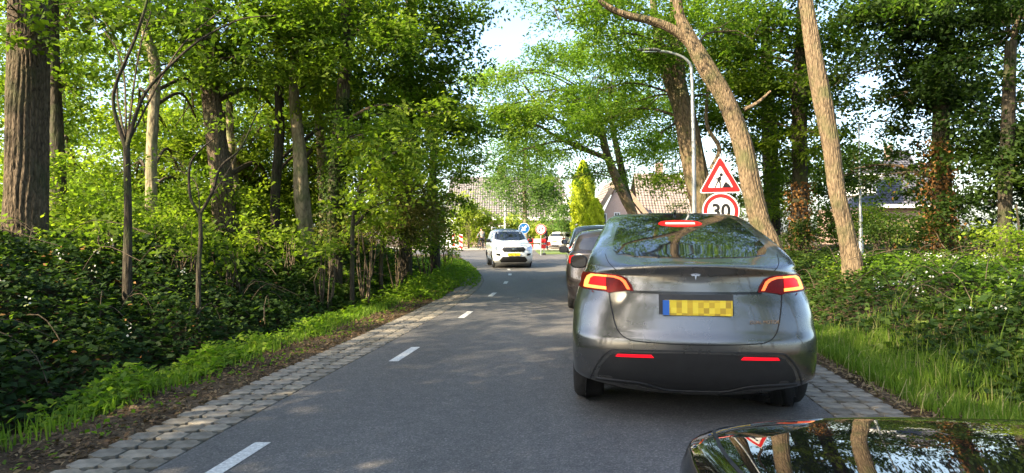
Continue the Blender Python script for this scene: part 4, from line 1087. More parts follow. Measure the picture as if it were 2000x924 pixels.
    def patch(s, name, poly, side, mat, off=.005, grid=.05, parent=None, round_=0, both=False, thick=.012, loc=None, **k):
        """closed outline laid on the body as a thin solid piece; both=True makes the mirrored twin too"""
        res = []
        for mir in ((1, -1) if both else (1,)):
            pl = [(a * mir, b) for a, b in poly] if side in ('rear', 'front', 'top') else list(poly)
            sd = side
            if both and mir == -1 and side == 'left': sd = 'right'
            for _ in range(round_):
                q = []
                for i in range(len(pl)):
                    a, b = Vector(pl[i]), Vector(pl[(i + 1) % len(pl)])
                    q += [tuple(a * .78 + b * .22), tuple(a * .22 + b * .78)]
                pl = q
            # densify outline
            q = []
            for i in range(len(pl)):
                a, b = Vector(pl[i]), Vector(pl[(i + 1) % len(pl)])
                nseg = max(1, int((b - a).length / grid))
                for t in range(nseg): q.append(a + (b - a) * t / nseg)
            nb = len(q)
            xs_ = [p.x for p in q]; ys_ = [p.y for p in q]
            inner = []
            g = grid
            gx_ = np.arange(min(xs_) + g / 2, max(xs_), g); gy_ = np.arange(min(ys_) + g / 2, max(ys_), g)
            for X in gx_:
                for Y in gy_:
                    # inside test and margin
                    c = False; j = nb - 1; dmin = 9
                    for i in range(nb):
                        xi, yi, xj, yj = q[i].x, q[i].y, q[j].x, q[j].y
                        if (yi > Y) != (yj > Y) and X < (xj - xi) * (Y - yi) / (yj - yi + 1e-12) + xi: c = not c
                        dmin = min(dmin, (xi - X) ** 2 + (yi - Y) ** 2); j = i
                    if c and dmin > (g * .45) ** 2: inner.append(Vector((X, Y)))
            r = delaunay_2d_cdt(q + inner, [], [list(range(nb))], 1, 1e-6)
            vs2, fs, orig = r[0], r[2], r[3]
            bnd = {}
            for vi, ov in enumerate(orig):
                for o in ov:
                    if o < nb: bnd[o] = vi
            vs, ns = [], []
            for v in vs2:
                p, n = s.proj((v.x, v.y), sd, off); vs.append(p); ns.append(n)
            n0 = len(vs)
            faces = [tuple(f) for f in fs]
            loop = [bnd[i] for i in range(nb) if i in bnd]
            low = {}
            for vi in loop:
                if vi not in low:
                    low[vi] = len(vs); vs.append(vs[vi] - ns[vi] * (off + thick))
            for a, b in zip(loop, loop[1:] + loop[:1]):
                if a != b: faces.append((a, b, low[b], low[a]))
            me = bpy.data.meshes.new(name); me.from_pydata(vs, [], faces)
            bm = bmesh.new(); bm.from_mesh(me); bmesh.ops.recalc_face_normals(bm, faces=bm.faces); bm.to_mesh(me); bm.free()
            # outward check
            if len(me.polygons) and sum(me.polygons[i].normal.dot(ns[me.polygons[i].vertices[0]]) for i in range(min(len(fs), len(me.polygons)))) < 0: me.flip_normals()
            me.polygons.foreach_set('use_smooth', np.ones(len(me.polygons), dtype=bool))
            try: me.set_sharp_from_angle(angle=radians(45))
            except Exception: pass
            me.materials.append(mat); me.update()
            res.append(link(name, me, parent or s.root, loc, **k))
        return res
    def line(s, name, pts, side, mat, wd=.006, off=.002, parent=None, both=False, step=.03, smooth=True):
        for mir in ((1, -1) if both else (1,)):
            p2 = [(a * mir, b) for a, b in pts] if side in ('rear', 'front', 'top') else pts
            sd = 'right' if (both and mir == -1 and side == 'left') else side
            c = catmull(p2, 8) if smooth else [np.array(p, float) for p in p2]
            d = []
            for a, b in zip(c[:-1], c[1:]):
                a, b = np.array(a), np.array(b); n = max(1, int(np.linalg.norm(b - a) / step))
                d += [a + (b - a) * t / n for t in range(n)]
            d.append(np.array(c[-1]))
            P3 = []
            for p in d:
                h, n = s.proj((p[0], p[1]), sd, off); P3.append((h, n))
            vs, fs = [], []
            for i, (h, n) in enumerate(P3):
                t = (P3[min(i + 1, len(P3) - 1)][0] - P3[max(i - 1, 0)][0]).normalized(); sdv = t.cross(n).normalized() * wd / 2
                vs += [h + sdv, h - sdv, h - sdv - n * (off + .004), h + sdv - n * (off + .004)]
                if i:
                    b = 4 * i - 4
                    for k in range(4): fs.append((b + k, b + (k + 1) % 4, b + 4 + (k + 1) % 4, b + 4 + k))
            me = bpy.data.meshes.new(name); me.from_pydata(vs, [], fs)
            bm = bmesh.new(); bm.from_mesh(me); bmesh.ops.recalc_face_normals(bm, faces=bm.faces); bm.to_mesh(me); bm.free()
            me.materials.append(mat); link(name, me, parent or s.root)
    def mirror(s, sg, x, y, z, mat, sx=.20, sz=.13):
        vs = []; b = MB()
        # rounded housing
        prof = []
        for (d, k) in ((-.02, .90), (.0, 1.0), (.05, .98), (.10, .8), (.135, .4)):
            ring = []
            for i in range(20):
                a = 2 * pi * i / 20
                ca, sa = cos(a), sin(a)
                ring.append((sx / 2 * k * math.copysign(abs(ca) ** .6, ca), d, sz / 2 * k * math.copysign(abs(sa) ** .7, sa)))
            prof.append(ring)
        n = 20; V = [v for r in prof for v in r]
        Fs = [(i * n + k, i * n + (k + 1) % n, (i + 1) * n + (k + 1) % n, (i + 1) * n + k) for i in range(4) for k in range(n)] + [tuple(range(n)), tuple(range(4 * n, 5 * n))]
        b.add(V, Fs); b.tube([(-sg * sx * .4, .05, -sz * .3), (-sg * (sx * .5 + .12), .10, -sz * .5)], [.03, .035], 8)
        o = b.build('mirror', mat, s.root, True, (sg * (x + sx / 2), y, z))
        g = MB(); ring = []
        for i in range(20):
            a = 2 * pi * i / 20; ca, sa = cos(a), sin(a)
            ring.append((sx / 2 * .82 * math.copysign(abs(ca) ** .6, ca), -.024, sz / 2 * .8 * math.copysign(abs(sa) ** .7, sa)))
        g.add(ring, [tuple(range(20))]); g.build('mirror_glass', M['glass_dark'], o)

def text_mesh(name, body, size, mat, parent, loc, rot, extrude=.002, bold=.0, align='CENTER', **k):
    cu = bpy.data.curves.new(name, 'FONT'); cu.body = body; cu.size = size; cu.extrude = extrude; cu.offset = bold
    cu.align_x = align; cu.align_y = 'CENTER'; cu.resolution_u = 4; cu.materials.append(mat)
    t_ = bpy.data.objects.new('t', cu); COL.objects.link(t_)
    me = bpy.data.meshes.new_from_object(t_.evaluated_get(bpy.context.evaluated_depsgraph_get())); bpy.data.objects.remove(t_)
    o = link(name, me, parent, loc, **k); o.rotation_euler = rot
    return o

def rot_label(yaw): return yaw

# --- the grey coupe-shaped electric suv straight ahead
TY = dict(yaw=-radians(6.5))
def place(px, Y, yaw): 
    return (((px - 1000) / F * Y), Y, 0), yaw
ty_st = [  # z, yr, yf, w, Lr, nr, Lf, nf, crown
    (.20, .24, 4.50, .86, .40, 3.0, .5, 3.0, -.07),
    (.25, .14, 4.62, .915, .42, 2.9, .6, 2.8, -.05),
    (.34, .06, 4.70, .945, .45, 2.7, .7, 2.6, 0),
    (.46, .02, 4.74, .955, .48, 2.6, .8, 2.5, 0),
    (.55, .00, 4.75, .957, .50, 2.55, .85, 2.4, 0),
    (.64, .005, 4.74, .960, .52, 2.5, .9, 2.4, 0),
    (.70, .035, 4.70, .960, .54, 2.5, .9, 2.4, 0),
    (.80, .065, 4.52, .955, .56, 2.5, .9, 2.4, .0),
    (.90, .085, 4.20, .940, .58, 2.4, .9, 2.3, .005),
    (.98, .105, 3.85, .920, .60, 2.3, .8, 2.3, .01),
    (1.06, .115, 3.55, .895, .62, 2.25, .7, 2.3, .02),
    (1.12, .115, 3.42, .885, .64, 2.2, .6, 2.3, .035),
    (1.170, .095, 3.34, .868, .66, 2.2, .6, 2.3, .05),
    (1.192, .095, 3.30, .858, .66, 2.2, .6, 2.3, .055),
    (1.202, .135, 3.27, .852, .60, 2.3, .6, 2.3, .05),
    (1.215, .22, 3.24, .845, .50, 2.6, .6, 2.4, .04),
    (1.26, .42, 3.16, .825, .36, 3.2, .6, 2.5, .03),
    (1.34, .72, 3.00, .795, .32, 3.6, .6, 2.6, .028),
    (1.42, 1.05, 2.86, .762, .32, 3.6, .6, 2.6, .028),
    (1.50, 1.42, 2.74, .725, .32, 3.4, .55, 2.6, .03),
    (1.56, 1.72, 2.62, .705, .30, 3.4, .5, 2.6, .026),
    (1.60, 1.98, 2.52, .68, .26, 3.2, .28, 2.6, .024),
    (1.622, 2.10, 2.46, .64, .15, 3, .14, 2.6, .022),
    (1.634, 2.20, 2.40, .58, .08, 3, .04, 2.4, .018),
]
(loc, yaw) = place(1362, 5.28, -radians(8.4))
t = Car('grey_car', 'grey metallic coupe-roofed car directly ahead with its brake lights lit', loc, yaw, ty_st, M['grey_paint'],
        axles=[(1.0, .35), (3.88, .35)], wheel_r=.352, tyre_w=.255, sub=6, it=2, rim='rim_dark', track=.835)
R_ = t.root; R_.scale = (1, 1, 1.022)
# rear window
t.patch('rear_window', [(-.57, 1.245), (0, 1.232), (.57, 1.245), (.635, 1.30), (.605, 1.42), (.565, 1.535), (.52, 1.592), (0, 1.608), (-.52, 1.592), (-.565, 1.535), (-.605, 1.42), (-.635, 1.30)],
        'rear', M['glass_dark'], .006, .06, round_=1)
t.patch('roof_glass', [(-.42, 2.05), (.42, 2.05), (.50, 2.7), (-.50, 2.7)], 'top', M['glass_dark'], .004, .08, round_=1)
sb = t.patch('stop_lamp_glow', [(-.17, 1.49), (0, 1.475), (.17, 1.49), (.21, 1.508), (.16, 1.535), (0, 1.542), (-.16, 1.535), (-.21, 1.508)], 'rear', M['red_glow'], .009, .05, round_=1)[0]  # emissive housing patch, stands in for the red glow round the stop light
t.patch('stop_light', [(-.135, 1.502), (.135, 1.502), (.135, 1.512), (-.135, 1.512)], 'rear', M['stop_core'], .016, .03, parent=sb)
# side windows
for sd in ('left', 'right'):
    t.patch('side_window', [(.80, 1.16), (1.25, 1.12), (2.05, 1.10), (2.05, 1.47), (1.75, 1.47), (1.3, 1.36)], sd, M['glass_dark'], .005, .08, round_=1)
    t.patch('side_window', [(2.12, 1.10), (3.15, 1.07), (3.02, 1.2), (2.75, 1.42), (2.5, 1.49), (2.12, 1.49)], sd, M['glass_dark'], .005, .08, round_=1)
t.patch('windscreen', [(-.66, 1.14), (.66, 1.14), (.60, 1.45), (.48, 1.57), (-.48, 1.57), (-.60, 1.45)], 'front', M['glass_dark'], .005, .08, round_=1)
# tail lamps
def TX(px): return (px - 1355) / 247.0
lamp = [(.462, .995), (.52, .999), (.60, .985), (.65, .972), (.69, .985), (.86, .990), (.905, 1.00), (.90, 1.07), (.872, 1.13), (.80, 1.143), (.70, 1.145), (.58, 1.137), (.52, 1.11), (.478, 1.05)]
LZ = lambda q: [(a, .978 + (b - .985) * .87) for a, b in q]
for mir in (1, -1):
    pl = [(a * mir, b) for a, b in LZ(lamp)]
    L_ = t.patch('tail_light', pl, 'rear', M['red_lens'], .010, .04)[0]
    g1 = [(.67, .997), (.845, 1.003), (.852, 1.008), (.845, 1.06), (.825, 1.105), (.79, 1.128), (.665, 1.128), (.665, 1.108), (.775, 1.108), (.797, 1.09), (.813, 1.045), (.817, 1.028), (.67, 1.022)]
    t.patch('light_ring', [(a * mir, b) for a, b in LZ(g1)], 'rear', M['tail_bright'], .015, .03, parent=L_)
    g2 = [(.66, 1.128), (.60, 1.124), (.55, 1.108), (.52, 1.083), (.486, 1.010), (.510, 1.008), (.540, 1.066), (.565, 1.09), (.61, 1.105), (.66, 1.108)]
    t.patch('light_strip', [(a * mir, b) for a, b in LZ(g2)], 'rear', M['tail_orange'], .015, .03, parent=L_)
    g3 = [(.673, 1.026), (.805, 1.032), (.80, 1.085), (.775, 1.103), (.673, 1.103)]
    t.patch('lamp_reflector', [(a * mir, b) for a, b in LZ(g3)], 'rear', M['red_glow'], .0125, .03, parent=L_)
    t.patch('bumper_reflector', [(a * mir, b) for a, b in [(.315, .514), (.60, .508), (.585, .528), (.335, .535)]], 'rear', M['reflector'], .012, .04)
t.patch('trim_strip', [(-.49, .975), (.49, .975), (.49, .993), (-.49, .993)], 'rear', M['gloss_black'], .006, .04)
# plate recess, plate
t.patch('plate_recess', [(-.275, .825), (.275, .825), (.275, .973), (-.275, .973)], 'rear', M['plastic'], .004, .05)
po, pn = t.proj((0.0, .875), 'rear', .018)
pl = MB().box((0, 0, 0), (.50, .012, .112)).build('number_plate', M['plate'], R_, loc=(po.x + .012, po.y - .004, po.z)); pl.rotation_euler = (-.08, 0, 0)
MB().box((-.237, -.008, 0), (.048, .006, .110)).build('country_band', M['plate_blue'], pl)
# bumper trim and diffuser
t.patch('lower_bumper', [(-.76, .30), (-.68, .30), (-.42, .285), (-.22, .24), (.22, .24), (.42, .285), (.68, .30), (.76, .30), (.71, .43), (.64, .515), (.55, .543), (0, .552), (-.55, .543), (-.64, .515), (-.71, .43)],
        'rear', M['plastic'], .006, .05)
t.line('diffuser_lip', [(-.745, .325), (-.42, .312), (-.22, .262), (0, .256), (.22, .262), (.42, .312), (.745, .325)], 'rear', M['plastic'], .014, .016)
t.line('bumper_edge', [(-.80, .30), (-.745, .43), (-.665, .528), (-.56, .557), (0, .567), (.56, .557), (.665, .528), (.745, .43), (.80, .30)], 'rear', M['plastic'], .012, .006)
t.line('tailgate_gap', [(-.655, .975), (-.62, .80), (-.585, .70), (-.52, .645), (-.40, .625), (0, .615), (.40, .625), (.52, .645), (.585, .70), (.62, .80), (.655, .975)], 'rear', M['seam'], .008, .003)
t.line('tailgate_gap', [(-.60, 1.145), (-.66, 1.20), (-.69, 1.26)], 'rear', M['seam'], .005, .002, both=True)
t.line('door_gap', [(.95, .98), (1.02, 1.1)], 'left', M['seam'], .005, .002)
t.line('door_gap', [(2.1, .35), (2.1, 1.1)], 'left', M['seam'], .005, .002, both=True)
# bracket-shaped emblem
o3, n3 = t.proj((0.0, 1.105), 'rear', .006)
em = MB()
em.prism([(-.042, .024), (-.020, .031), (0, .033), (.020, .031), (.042, .024), (.040, .019), (.019, .0255), (0, .027), (-.019, .0255), (-.040, .019)], -.003, .003)
em.prism([(-.038, .014), (-.020, .020), (-.006, .0215), (0, .014), (.006, .0215), (.020, .020), (.038, .014), (.030, .006), (.012, .013), (.0085, .011), (0, -.036), (-.0085, .011), (-.012, .013), (-.030, .006)], -.003, .003)
e_ = em.build('emblem', M['rim'], R_, loc=(o3.x, o3.y, o3.z)); e_.rotation_euler = (-.12, 0, 0); e_.scale = (.85, 1, .7)
o4, n4 = t.proj((.50, .775), 'rear', .006)
text_mesh('badge_lettering', 'DUAL MOTOR', .036, M['chrome'], R_, (o4.x, o4.y, o4.z), (pi / 2, 0, atan2(.30, 1)), .0015)
t.mirror(-1, .93, 2.88, 1.10, M['plastic'], .20, .15); t.mirror(1, .93, 2.88, 1.10, M['plastic'], .20, .15)
ant = MB().box((0, 2.1, 1.645), (.02, .12, .03)).build('roof_antenna', M['gloss_black'], R_)

# --- queueing and other cars
def suv_st(L, W, H, ws=1.0, hood=.98, rake=.9):
    w = W / 2
    return [
        (.20, .16, L - .22, w * .86, .35, 3, .45, 3, 0), (.30, .05, L - .08, w * .95, .35, 2.9, .5, 2.8, 0), (.45, .0, L - .01, w * .99, .38, 2.8, .55, 2.6, 0),
        (.60, .0, L, w, .38, 2.8, .6, 2.5, 0), (.75, .03, L - .03, w, .38, 2.8, .6, 2.4, 0), (hood - .12, .05, L - .10, w * .985, .36, 2.8, .62, 2.3, .0), (hood - .04, .06, L - .30, w * .97, .35, 2.8, .7, 2.3, .02),
        (hood + .03, .07, L - .85, w * .95, .34, 2.9, .5, 2.5, .03), (hood + .08, .08, L - 1.10, w * .93, .32, 3, .4, 2.6, .01), (H - .40, .17, L - 1.35, w * .87, .30, 3.2, .42, 2.7, .005),
        (H - .20, .30, L - 1.68, w * .80, .28, 3.4, .45, 2.8, .01), (H - .09, .38, L - 1.90, w * .74, .28, 3.4, .45, 2.8, .02), (H - .03, .50, L - 2.15, w * .66, .25, 3.2, .4, 2.8, .03),
        (H - .005, .85, L - 2.5, w * .5, .2, 3, .3, 2.8, .02), (H, 1.3, L - 2.7, w * .3, .1, 2.8, .1, 2.8, .01)]
def generic(name, label, loc, yaw, L, W, H, mat, hood=.98, lamps=True, group=None, rim='rim'):
    c = Car(name, label, loc, yaw, suv_st(L, W, H, hood=hood), mat, axles=[(.78, .33), (L - .85, .33)], wheel_r=.33, sub=4, it=2, group=group, rim=rim)
    w = W / 2
    c.patch('rear_window', [(-w * .70, hood + .12), (w * .70, hood + .12), (w * .74, H - .32), (w * .62, H - .15), (-w * .62, H - .15), (-w * .74, H - .32)], 'rear', M['glass_dark'], .006, .10, round_=1)
    c.patch('windscreen', [(-w * .80, hood + .09), (w * .80, hood + .09), (w * .70, H - .22), (w * .60, H - .13), (-w * .60, H - .13), (-w * .70, H - .22)], 'front', M['glass_dark'], .006, .10, round_=1)
    z0, z1 = hood + .07, H - .17
    for sd in ('left', 'right'):
        c.patch('side_window', [(.45, z0 + .10), (.95, z0), (L * .48, z0), (L * .48, z1), (.75, z1), (.5, z1 - .1)], sd, M['glass_dark'], .006, .12, round_=1)
        c.patch('side_window', [(L * .48 + .07, z0), (L - 1.35, z0), (L - 1.55, z0 + .15), (L - 1.85, z1), (L * .48 + .07, z1)], sd, M['glass_dark'], .006, .12, round_=1)
        c.line('door_gap', [(L * .49, .38), (L * .49, z0)], sd, M['seam'], .008, .003)
        c.patch('sill_trim', [(1.2, .20), (L - 1.3, .20), (L - 1.3, .33), (1.2, .33)], sd, M['plastic'], .008, .15)
    c.patch('tail_light', [(w * .72, .88), (w * .93, .89), (w * .93, 1.02), (w * .84, 1.04), (w * .74, .98)], 'rear', M['red_glow' if lamps else 'red_lens'], .01, .06, both=True)
    c.patch('rear_bumper_trim', [(-w * .80, .24), (w * .80, .24), (w * .85, .42), (-w * .85, .42)], 'rear', M['plastic'], .006, .1)
    po, pn = c.proj((0, .70), 'rear', .02)
    MB().box((0, 0, 0), (.50, .012, .11)).build('number_plate', M['plate_plain'], c.root, loc=tuple(po))
    c.patch('grille', [(-.42, hood - .36), (.42, hood - .36), (.52, hood - .25), (.42, hood - .17), (-.42, hood - .17), (-.52, hood - .25)], 'front', M['gloss_black'], .012, .07)
    c.patch('lower_grille', [(-.52, .24), (.52, .24), (.60, .32), (.48, .47), (-.48, .47), (-.60, .32)], 'front', M['plastic'], .01, .07)
    c.patch('headlight', [(w * .60, hood - .29), (w * .80, hood - .31), (w * .93, hood - .22), (w * .90, hood - .14), (w * .62, hood - .20)], 'front', M['lamp_clear'], .012, .05, both=True)
    for sg in (-1, 1): c.mirror(sg, w - .04, L - 1.55, hood + .08, M['plastic'], .20, .15)
    c.W_ = w
    return c
DX = lambda px, Y: (px - 1000) / F * Y
# dark car ahead of the grey one: its rear left corner shows
y2 = 12.9
c2 = generic('brown_car', 'dark brown car queueing just ahead of the grey coupe, mostly hidden by it', (DX(1109, y2) + .88, y2, 0), radians(-4.5), 4.4, 1.82, 1.53, M['maroon_paint'], hood=1.0)
y3 = 20.6
c3 = generic('slate_car', 'slate grey off-roader waiting in the queue behind two others, beside the grass island', (DX(1110, y3) + .90, y3, 0), radians(-3.5), 4.5, 1.84, 1.68, M['slate_paint'], hood=1.06)
MB().tube([(-.62, .9, 1.70), (-.62, 2.6, 1.71)], .02, 8).build('roof_rail', M['chrome'], c3.root)
MB().tube([(.62, .9, 1.70), (.62, 2.6, 1.71)], .02, 8).build('roof_rail', M['chrome'], c3.root)
# silver white crossover coming towards the camera (front at local y = L)
yawF = radians(180 + 7)
Lf = 3.95; yF = 28.6; xF = DX(1004, yF)
fx = xF - (-sin(yawF)) * Lf; fy = yF - cos(yawF) * Lf
c4 = generic('silver_car', 'silver-white compact crossover driving towards the camera on the left', (fx, fy, 0), yawF, Lf, 1.77, 1.62, M['white_paint'], hood=1.02)
c4.root.scale = (.95, 1, 1)
po, pn = c4.proj((0, .56), 'front', .02)
MB().box((0, 0, 0), (.52, .014, .115)).build('front_number_plate', M['plate_plain'], c4.root, loc=tuple(po))
po, pn = c4.proj((0, .76), 'front', .02)
MB().lathe([(.001, .012), (.065, .010), (.075, 0)], 20, 'Y').build('emblem', M['chrome'], c4.root, True, loc=tuple(po)).scale = (1.2, 1, .55)
c4.patch('fog_lamp_surround', [(.56, .50), (.72, .52), (.76, .60), (.58, .60)], 'front', M['gloss_black'], .012, .05, both=True)
for sg in (-1, 1): MB().tube([(sg * .60, .8, 1.63), (sg * .62, 1.0, 1.66), (sg * .60, 2.2, 1.65), (sg * .58, 2.4, 1.61)], .018, 8).build('roof_rail', M['gloss_black'], c4.root)
c4.patch('roof_panel', [(-.52, .75), (.52, .75), (.52, 2.05), (-.52, 2.05)], 'top', M['gloss_black'], .006, .15, round_=1)
# white hatchback seen from behind beyond the island
yW = 57.6; yawW = -radians(38)
c5 = generic('white_car', 'white hatchback with blue-tinted side glass parked beyond the grass island', (DX(1083, yW), yW, .0), yawW, 4.2, 1.78, 1.50, M['plain_white'], hood=.95, lamps=False)

# --- the black car the picture is taken from: bonnet, wings, windscreen
oc_st = suv_st(4.45, 1.84, 1.62, hood=.99)
W9 = .92; L9 = 4.45
oc_st = [
    (.20, .16, L9 - .22, .80, .35, 3, .45, 3, 0), (.30, .05, L9 - .10, .88, .35, 2.9, .5, 2.8, 0), (.45, .0, L9 - .02, .91, .38, 2.8, .50, 2.8, 0),
    (.60, .0, L9, W9, .38, 2.8, .46, 3.0, 0), (.74, .03, L9 - .01, W9, .38, 2.8, .42, 3.1, 0), (.85, .04, L9 - .03, .915, .36, 2.8, .42, 3.1, .0),
    (.91, .05, L9 - .06, .90, .35, 2.8, .42, 3.1, .006), (.95, .06, L9 - .16, .88, .35, 2.8, .44, 3.1, .014), (.985, .06, L9 - .45, .865, .35, 2.8, .45, 3.0, .02), (1.025, .07, L9 - .85, .86, .34, 2.9, .45, 2.8, .03),
    (1.06, .08, L9 - 1.10, .86, .32, 3, .4, 2.6, .03), (1.22, .17, L9 - 1.40, .82, .30, 3.2, .42, 2.7, .005),
    (1.42, .30, L9 - 1.80, .75, .28, 3.4, .45, 2.8, .01), (1.53, .38, L9 - 2.05, .69, .28, 3.4, .45, 2.8, .02), (1.59, .50, L9 - 2.3, .62, .25, 3.2, .4, 2.8, .03),
    (1.615, .85, L9 - 2.6, .48, .2, 3, .3, 2.8, .02), (1.62, 1.3, L9 - 2.8, .28, .1, 2.8, .1, 2.8, .01)]
yawO = -radians(7.0)
nose = Vector((1.395, 2.05, 0))
ox = nose.x + sin(yawO) * L9; oy = nose.y - cos(yawO) * L9
oc = Car('black_car', 'glossy black car bonnet in the bottom right corner, reflecting the lights ahead', (ox, oy, 0), yawO, oc_st, M['black_paint'],
         axles=[(.85, .33), (L9 - .88, .33)], wheel_r=.33, sub=6, it=2)
oc.root.scale = (1.02, 1, 1.024)
oc.patch('windscreen', [(-.72, 1.10), (.72, 1.10), (.62, 1.42), (.52, 1.52), (-.52, 1.52), (-.62, 1.42)], 'front', M['glass_dark'], .006, .12, round_=1)
for sd in ('left', 'right'): oc.patch('side_window', [(.6, 1.10), (2.9, 1.08), (2.3, 1.46), (.8, 1.46)], sd, M['glass_dark'], .006, .15, round_=1)
oc.line('bonnet_gap', [(-.79, L9 - 1.15), (-.838, L9 - .78), (-.835, L9 - .45), (-.79, L9 - .22), (-.6, L9 - .09), (0, L9 - .05), (.6, L9 - .09), (.79, L9 - .22), (.835, L9 - .45), (.838, L9 - .78), (.79, L9 - 1.15)], 'top', M['seam'], .008, .0015)
oc.patch('headlight', [(.60, .66), (.82, .68), (.88, .76), (.62, .74)], 'front', M['lamp_clear'], .008, .05, both=True)
M['black_paint'].node_tree.nodes['Principled BSDF'].inputs['Specular IOR Level'].default_value = .0
M['black_paint'].node_tree.nodes['Principled BSDF'].inputs['Coat Roughness'].default_value = .015
oc.patch('grille', [(-.45, .58), (.45, .58), (.5, .72), (-.5, .72)], 'front', M['gloss_black'], .008, .07)

# ------------------------------------------------------------------ houses
def tiled(name, c1, c2, sx=3.3, sy=2.9):
    m, nt, b = new_mat(name)
    tc = N(nt, 'ShaderNodeTexCoord')
    w_ = N(nt, 'ShaderNodeTexWave'); w_.bands_direction = 'X'; w_.inputs['Scale'].default_value = 1.25; w_.inputs['Distortion'].default_value = .3
    nt.links.new(tc.outputs['Object'], w_.inputs['Vector'])
    n1 = N(nt, 'ShaderNodeTexNoise'); n1.inputs['Scale'].default_value = 2.5; n1.inputs['Detail'].default_value = 6
    nt.links.new(tc.outputs['Object'], n1.inputs['Vector'])
    r = ramp(nt, n1.outputs[0], [(.3, c1), (.7, c2)])
    r2 = ramp(nt, w_.outputs[0], [(0, (.5, .5, .5)), (.5, (1, 1, 1))])
    mx = N(nt, 'ShaderNodeMix'); mx.data_type = 'RGBA'; mx.blend_type = 'MULTIPLY'; mx.inputs[0].default_value = .4
    nt.links.new(r.outputs[0], mx.inputs[6]); nt.links.new(r2.outputs[0], mx.inputs[7]); nt.links.new(mx.outputs[2], b.inputs['Base Color'])
    b.inputs['Roughness'].default_value = .75
    bp = N(nt, 'ShaderNodeBump'); bp.inputs['Distance'].default_value = .06; nt.links.new(w_.outputs[0], bp.inputs['Height']); nt.links.new(bp.outputs[0], b.inputs['Normal'])
    return m
def brick(name, c1, c2, mortar=(.42, .38, .33)):
    m, nt, b = new_mat(name)
    tc = N(nt, 'ShaderNodeTexCoord'); mp = N(nt, 'ShaderNodeMapping'); mp.inputs['Rotation'].default_value = (pi / 2, 0, 0)
    nt.links.new(tc.outputs['Object'], mp.inputs['Vector'])
    br = N(nt, 'ShaderNodeTexBrick'); br.inputs['Scale'].default_value = 4.5
    br.inputs['Color1'].default_value = (*c1, 1); br.inputs['Color2'].default_value = (*c2, 1); br.inputs['Mortar'].default_value = (*mortar, 1)
    nt.links.new(mp.outputs[0], br.inputs['Vector']); nt.links.new(br.outputs[0], b.inputs['Base Color']); b.inputs['Roughness'].default_value = .9
    return m
M['tile_grey'] = tiled('grey_roof_tiles', (.14, .125, .12), (.21, .19, .18))
M['tile_mottled'] = tiled('mottled_roof_tiles', (.19, .15, .13), (.29, .235, .195))
M['tile_dark'] = tiled('dark_roof_tiles', (.07, .07, .085), (.12, .12, .14))
M['brick_pink'] = brick('pink_brick', (.46, .31, .25), (.52, .37, .30))
M['brick_brown'] = brick('brown_brick', (.25, .15, .11), (.30, .19, .13))
M['trim_white'] = simple('white_trim', (.78, .78, .75), .5, var=.05)
M['wood_trim'] = simple('weathered_timber', (.30, .22, .15), .7, var=.2, scale=12)
M['window_glass'] = simple('window_glass', (.04, .05, .06), .05, spec=.8)
M['galv'] = simple('galvanised_steel', (.42, .44, .45), .45, .7, .12, 9)
M['lamp_head'] = simple('lamp_housing_grey', (.12, .12, .125), .5)
M['sign_red'] = simple('sign_red', (.62, .02, .02), .35, var=.05)
M['sign_white'] = simple('sign_white', (.80, .80, .78), .35, var=.04)
M['sign_black'] = simple('sign_black', (.012, .012, .014), .5)
M['sign_blue'] = simple('sign_blue', (.01, .10, .30), .35, var=.05)
M['sign_grey'] = simple('sign_back_grey', (.30, .31, .32), .5, .4)

def roof_slope(name, a, b, c, d, mat, parent, org, th=.16, step=.30):
    """a,b eave corners, c,d ridge corners (b above which c). Stepped courses of tiles."""
    a, b, c, d = [Vector(q) - Vector(org) for q in (a, b, c, d)]
    L = ((d - a).length + (c - b).length) / 2; n = max(3, int(L / step)); mb = MB()
    nrm = (b - a).cross(d - a).normalized()
    if nrm.z < 0: nrm = -nrm
    for i in range(n):
        t0, t1 = i / n, (i + 1.12) / n if i < n - 1 else 1
        p0, p1 = a.lerp(d, t0), b.lerp(c, t0); q0, q1 = a.lerp(d, t1), b.lerp(c, t1)
        mb.add([p0 + nrm * .05, p1 + nrm * .05, q1 + nrm * .005, q0 + nrm * .005, p0 - nrm * .02, p1 - nrm * .02], [(0, 1, 2, 3), (0, 4, 5, 1)])
    mb.add([a - nrm * th * .5, b - nrm * th * .5, c - nrm * th * .5, d - nrm * th * .5], [(0, 1, 2, 3)])
    return mb.build(name, mat, parent)
def window(parent, cx, y, cz, w_, h, org, frame='trim_white', bars=1):
    """facing -y"""
    f = MB(); x, z = cx - org[0], cz - org[2]; yy = y - org[1]; t = .07
    f.box((x - w_ / 2, yy, z), (t, .10, h + t)); f.box((x + w_ / 2, yy, z), (t, .10, h + t))
    f.box((x, yy, z + h / 2), (w_ - t, .10, t)); f.box((x, yy, z - h / 2), (w_ - t, .10, t))
    for k in range(bars): f.box((x - w_ / 2 + w_ * (k + 1) / (bars + 1), yy, z), (.05, .08, h - t))
    fo = f.build('window', M[frame], parent)
    MB().box((x, yy + .02, z), (w_ - t, .02, h - t)).build('pane', M['window_glass'], fo)

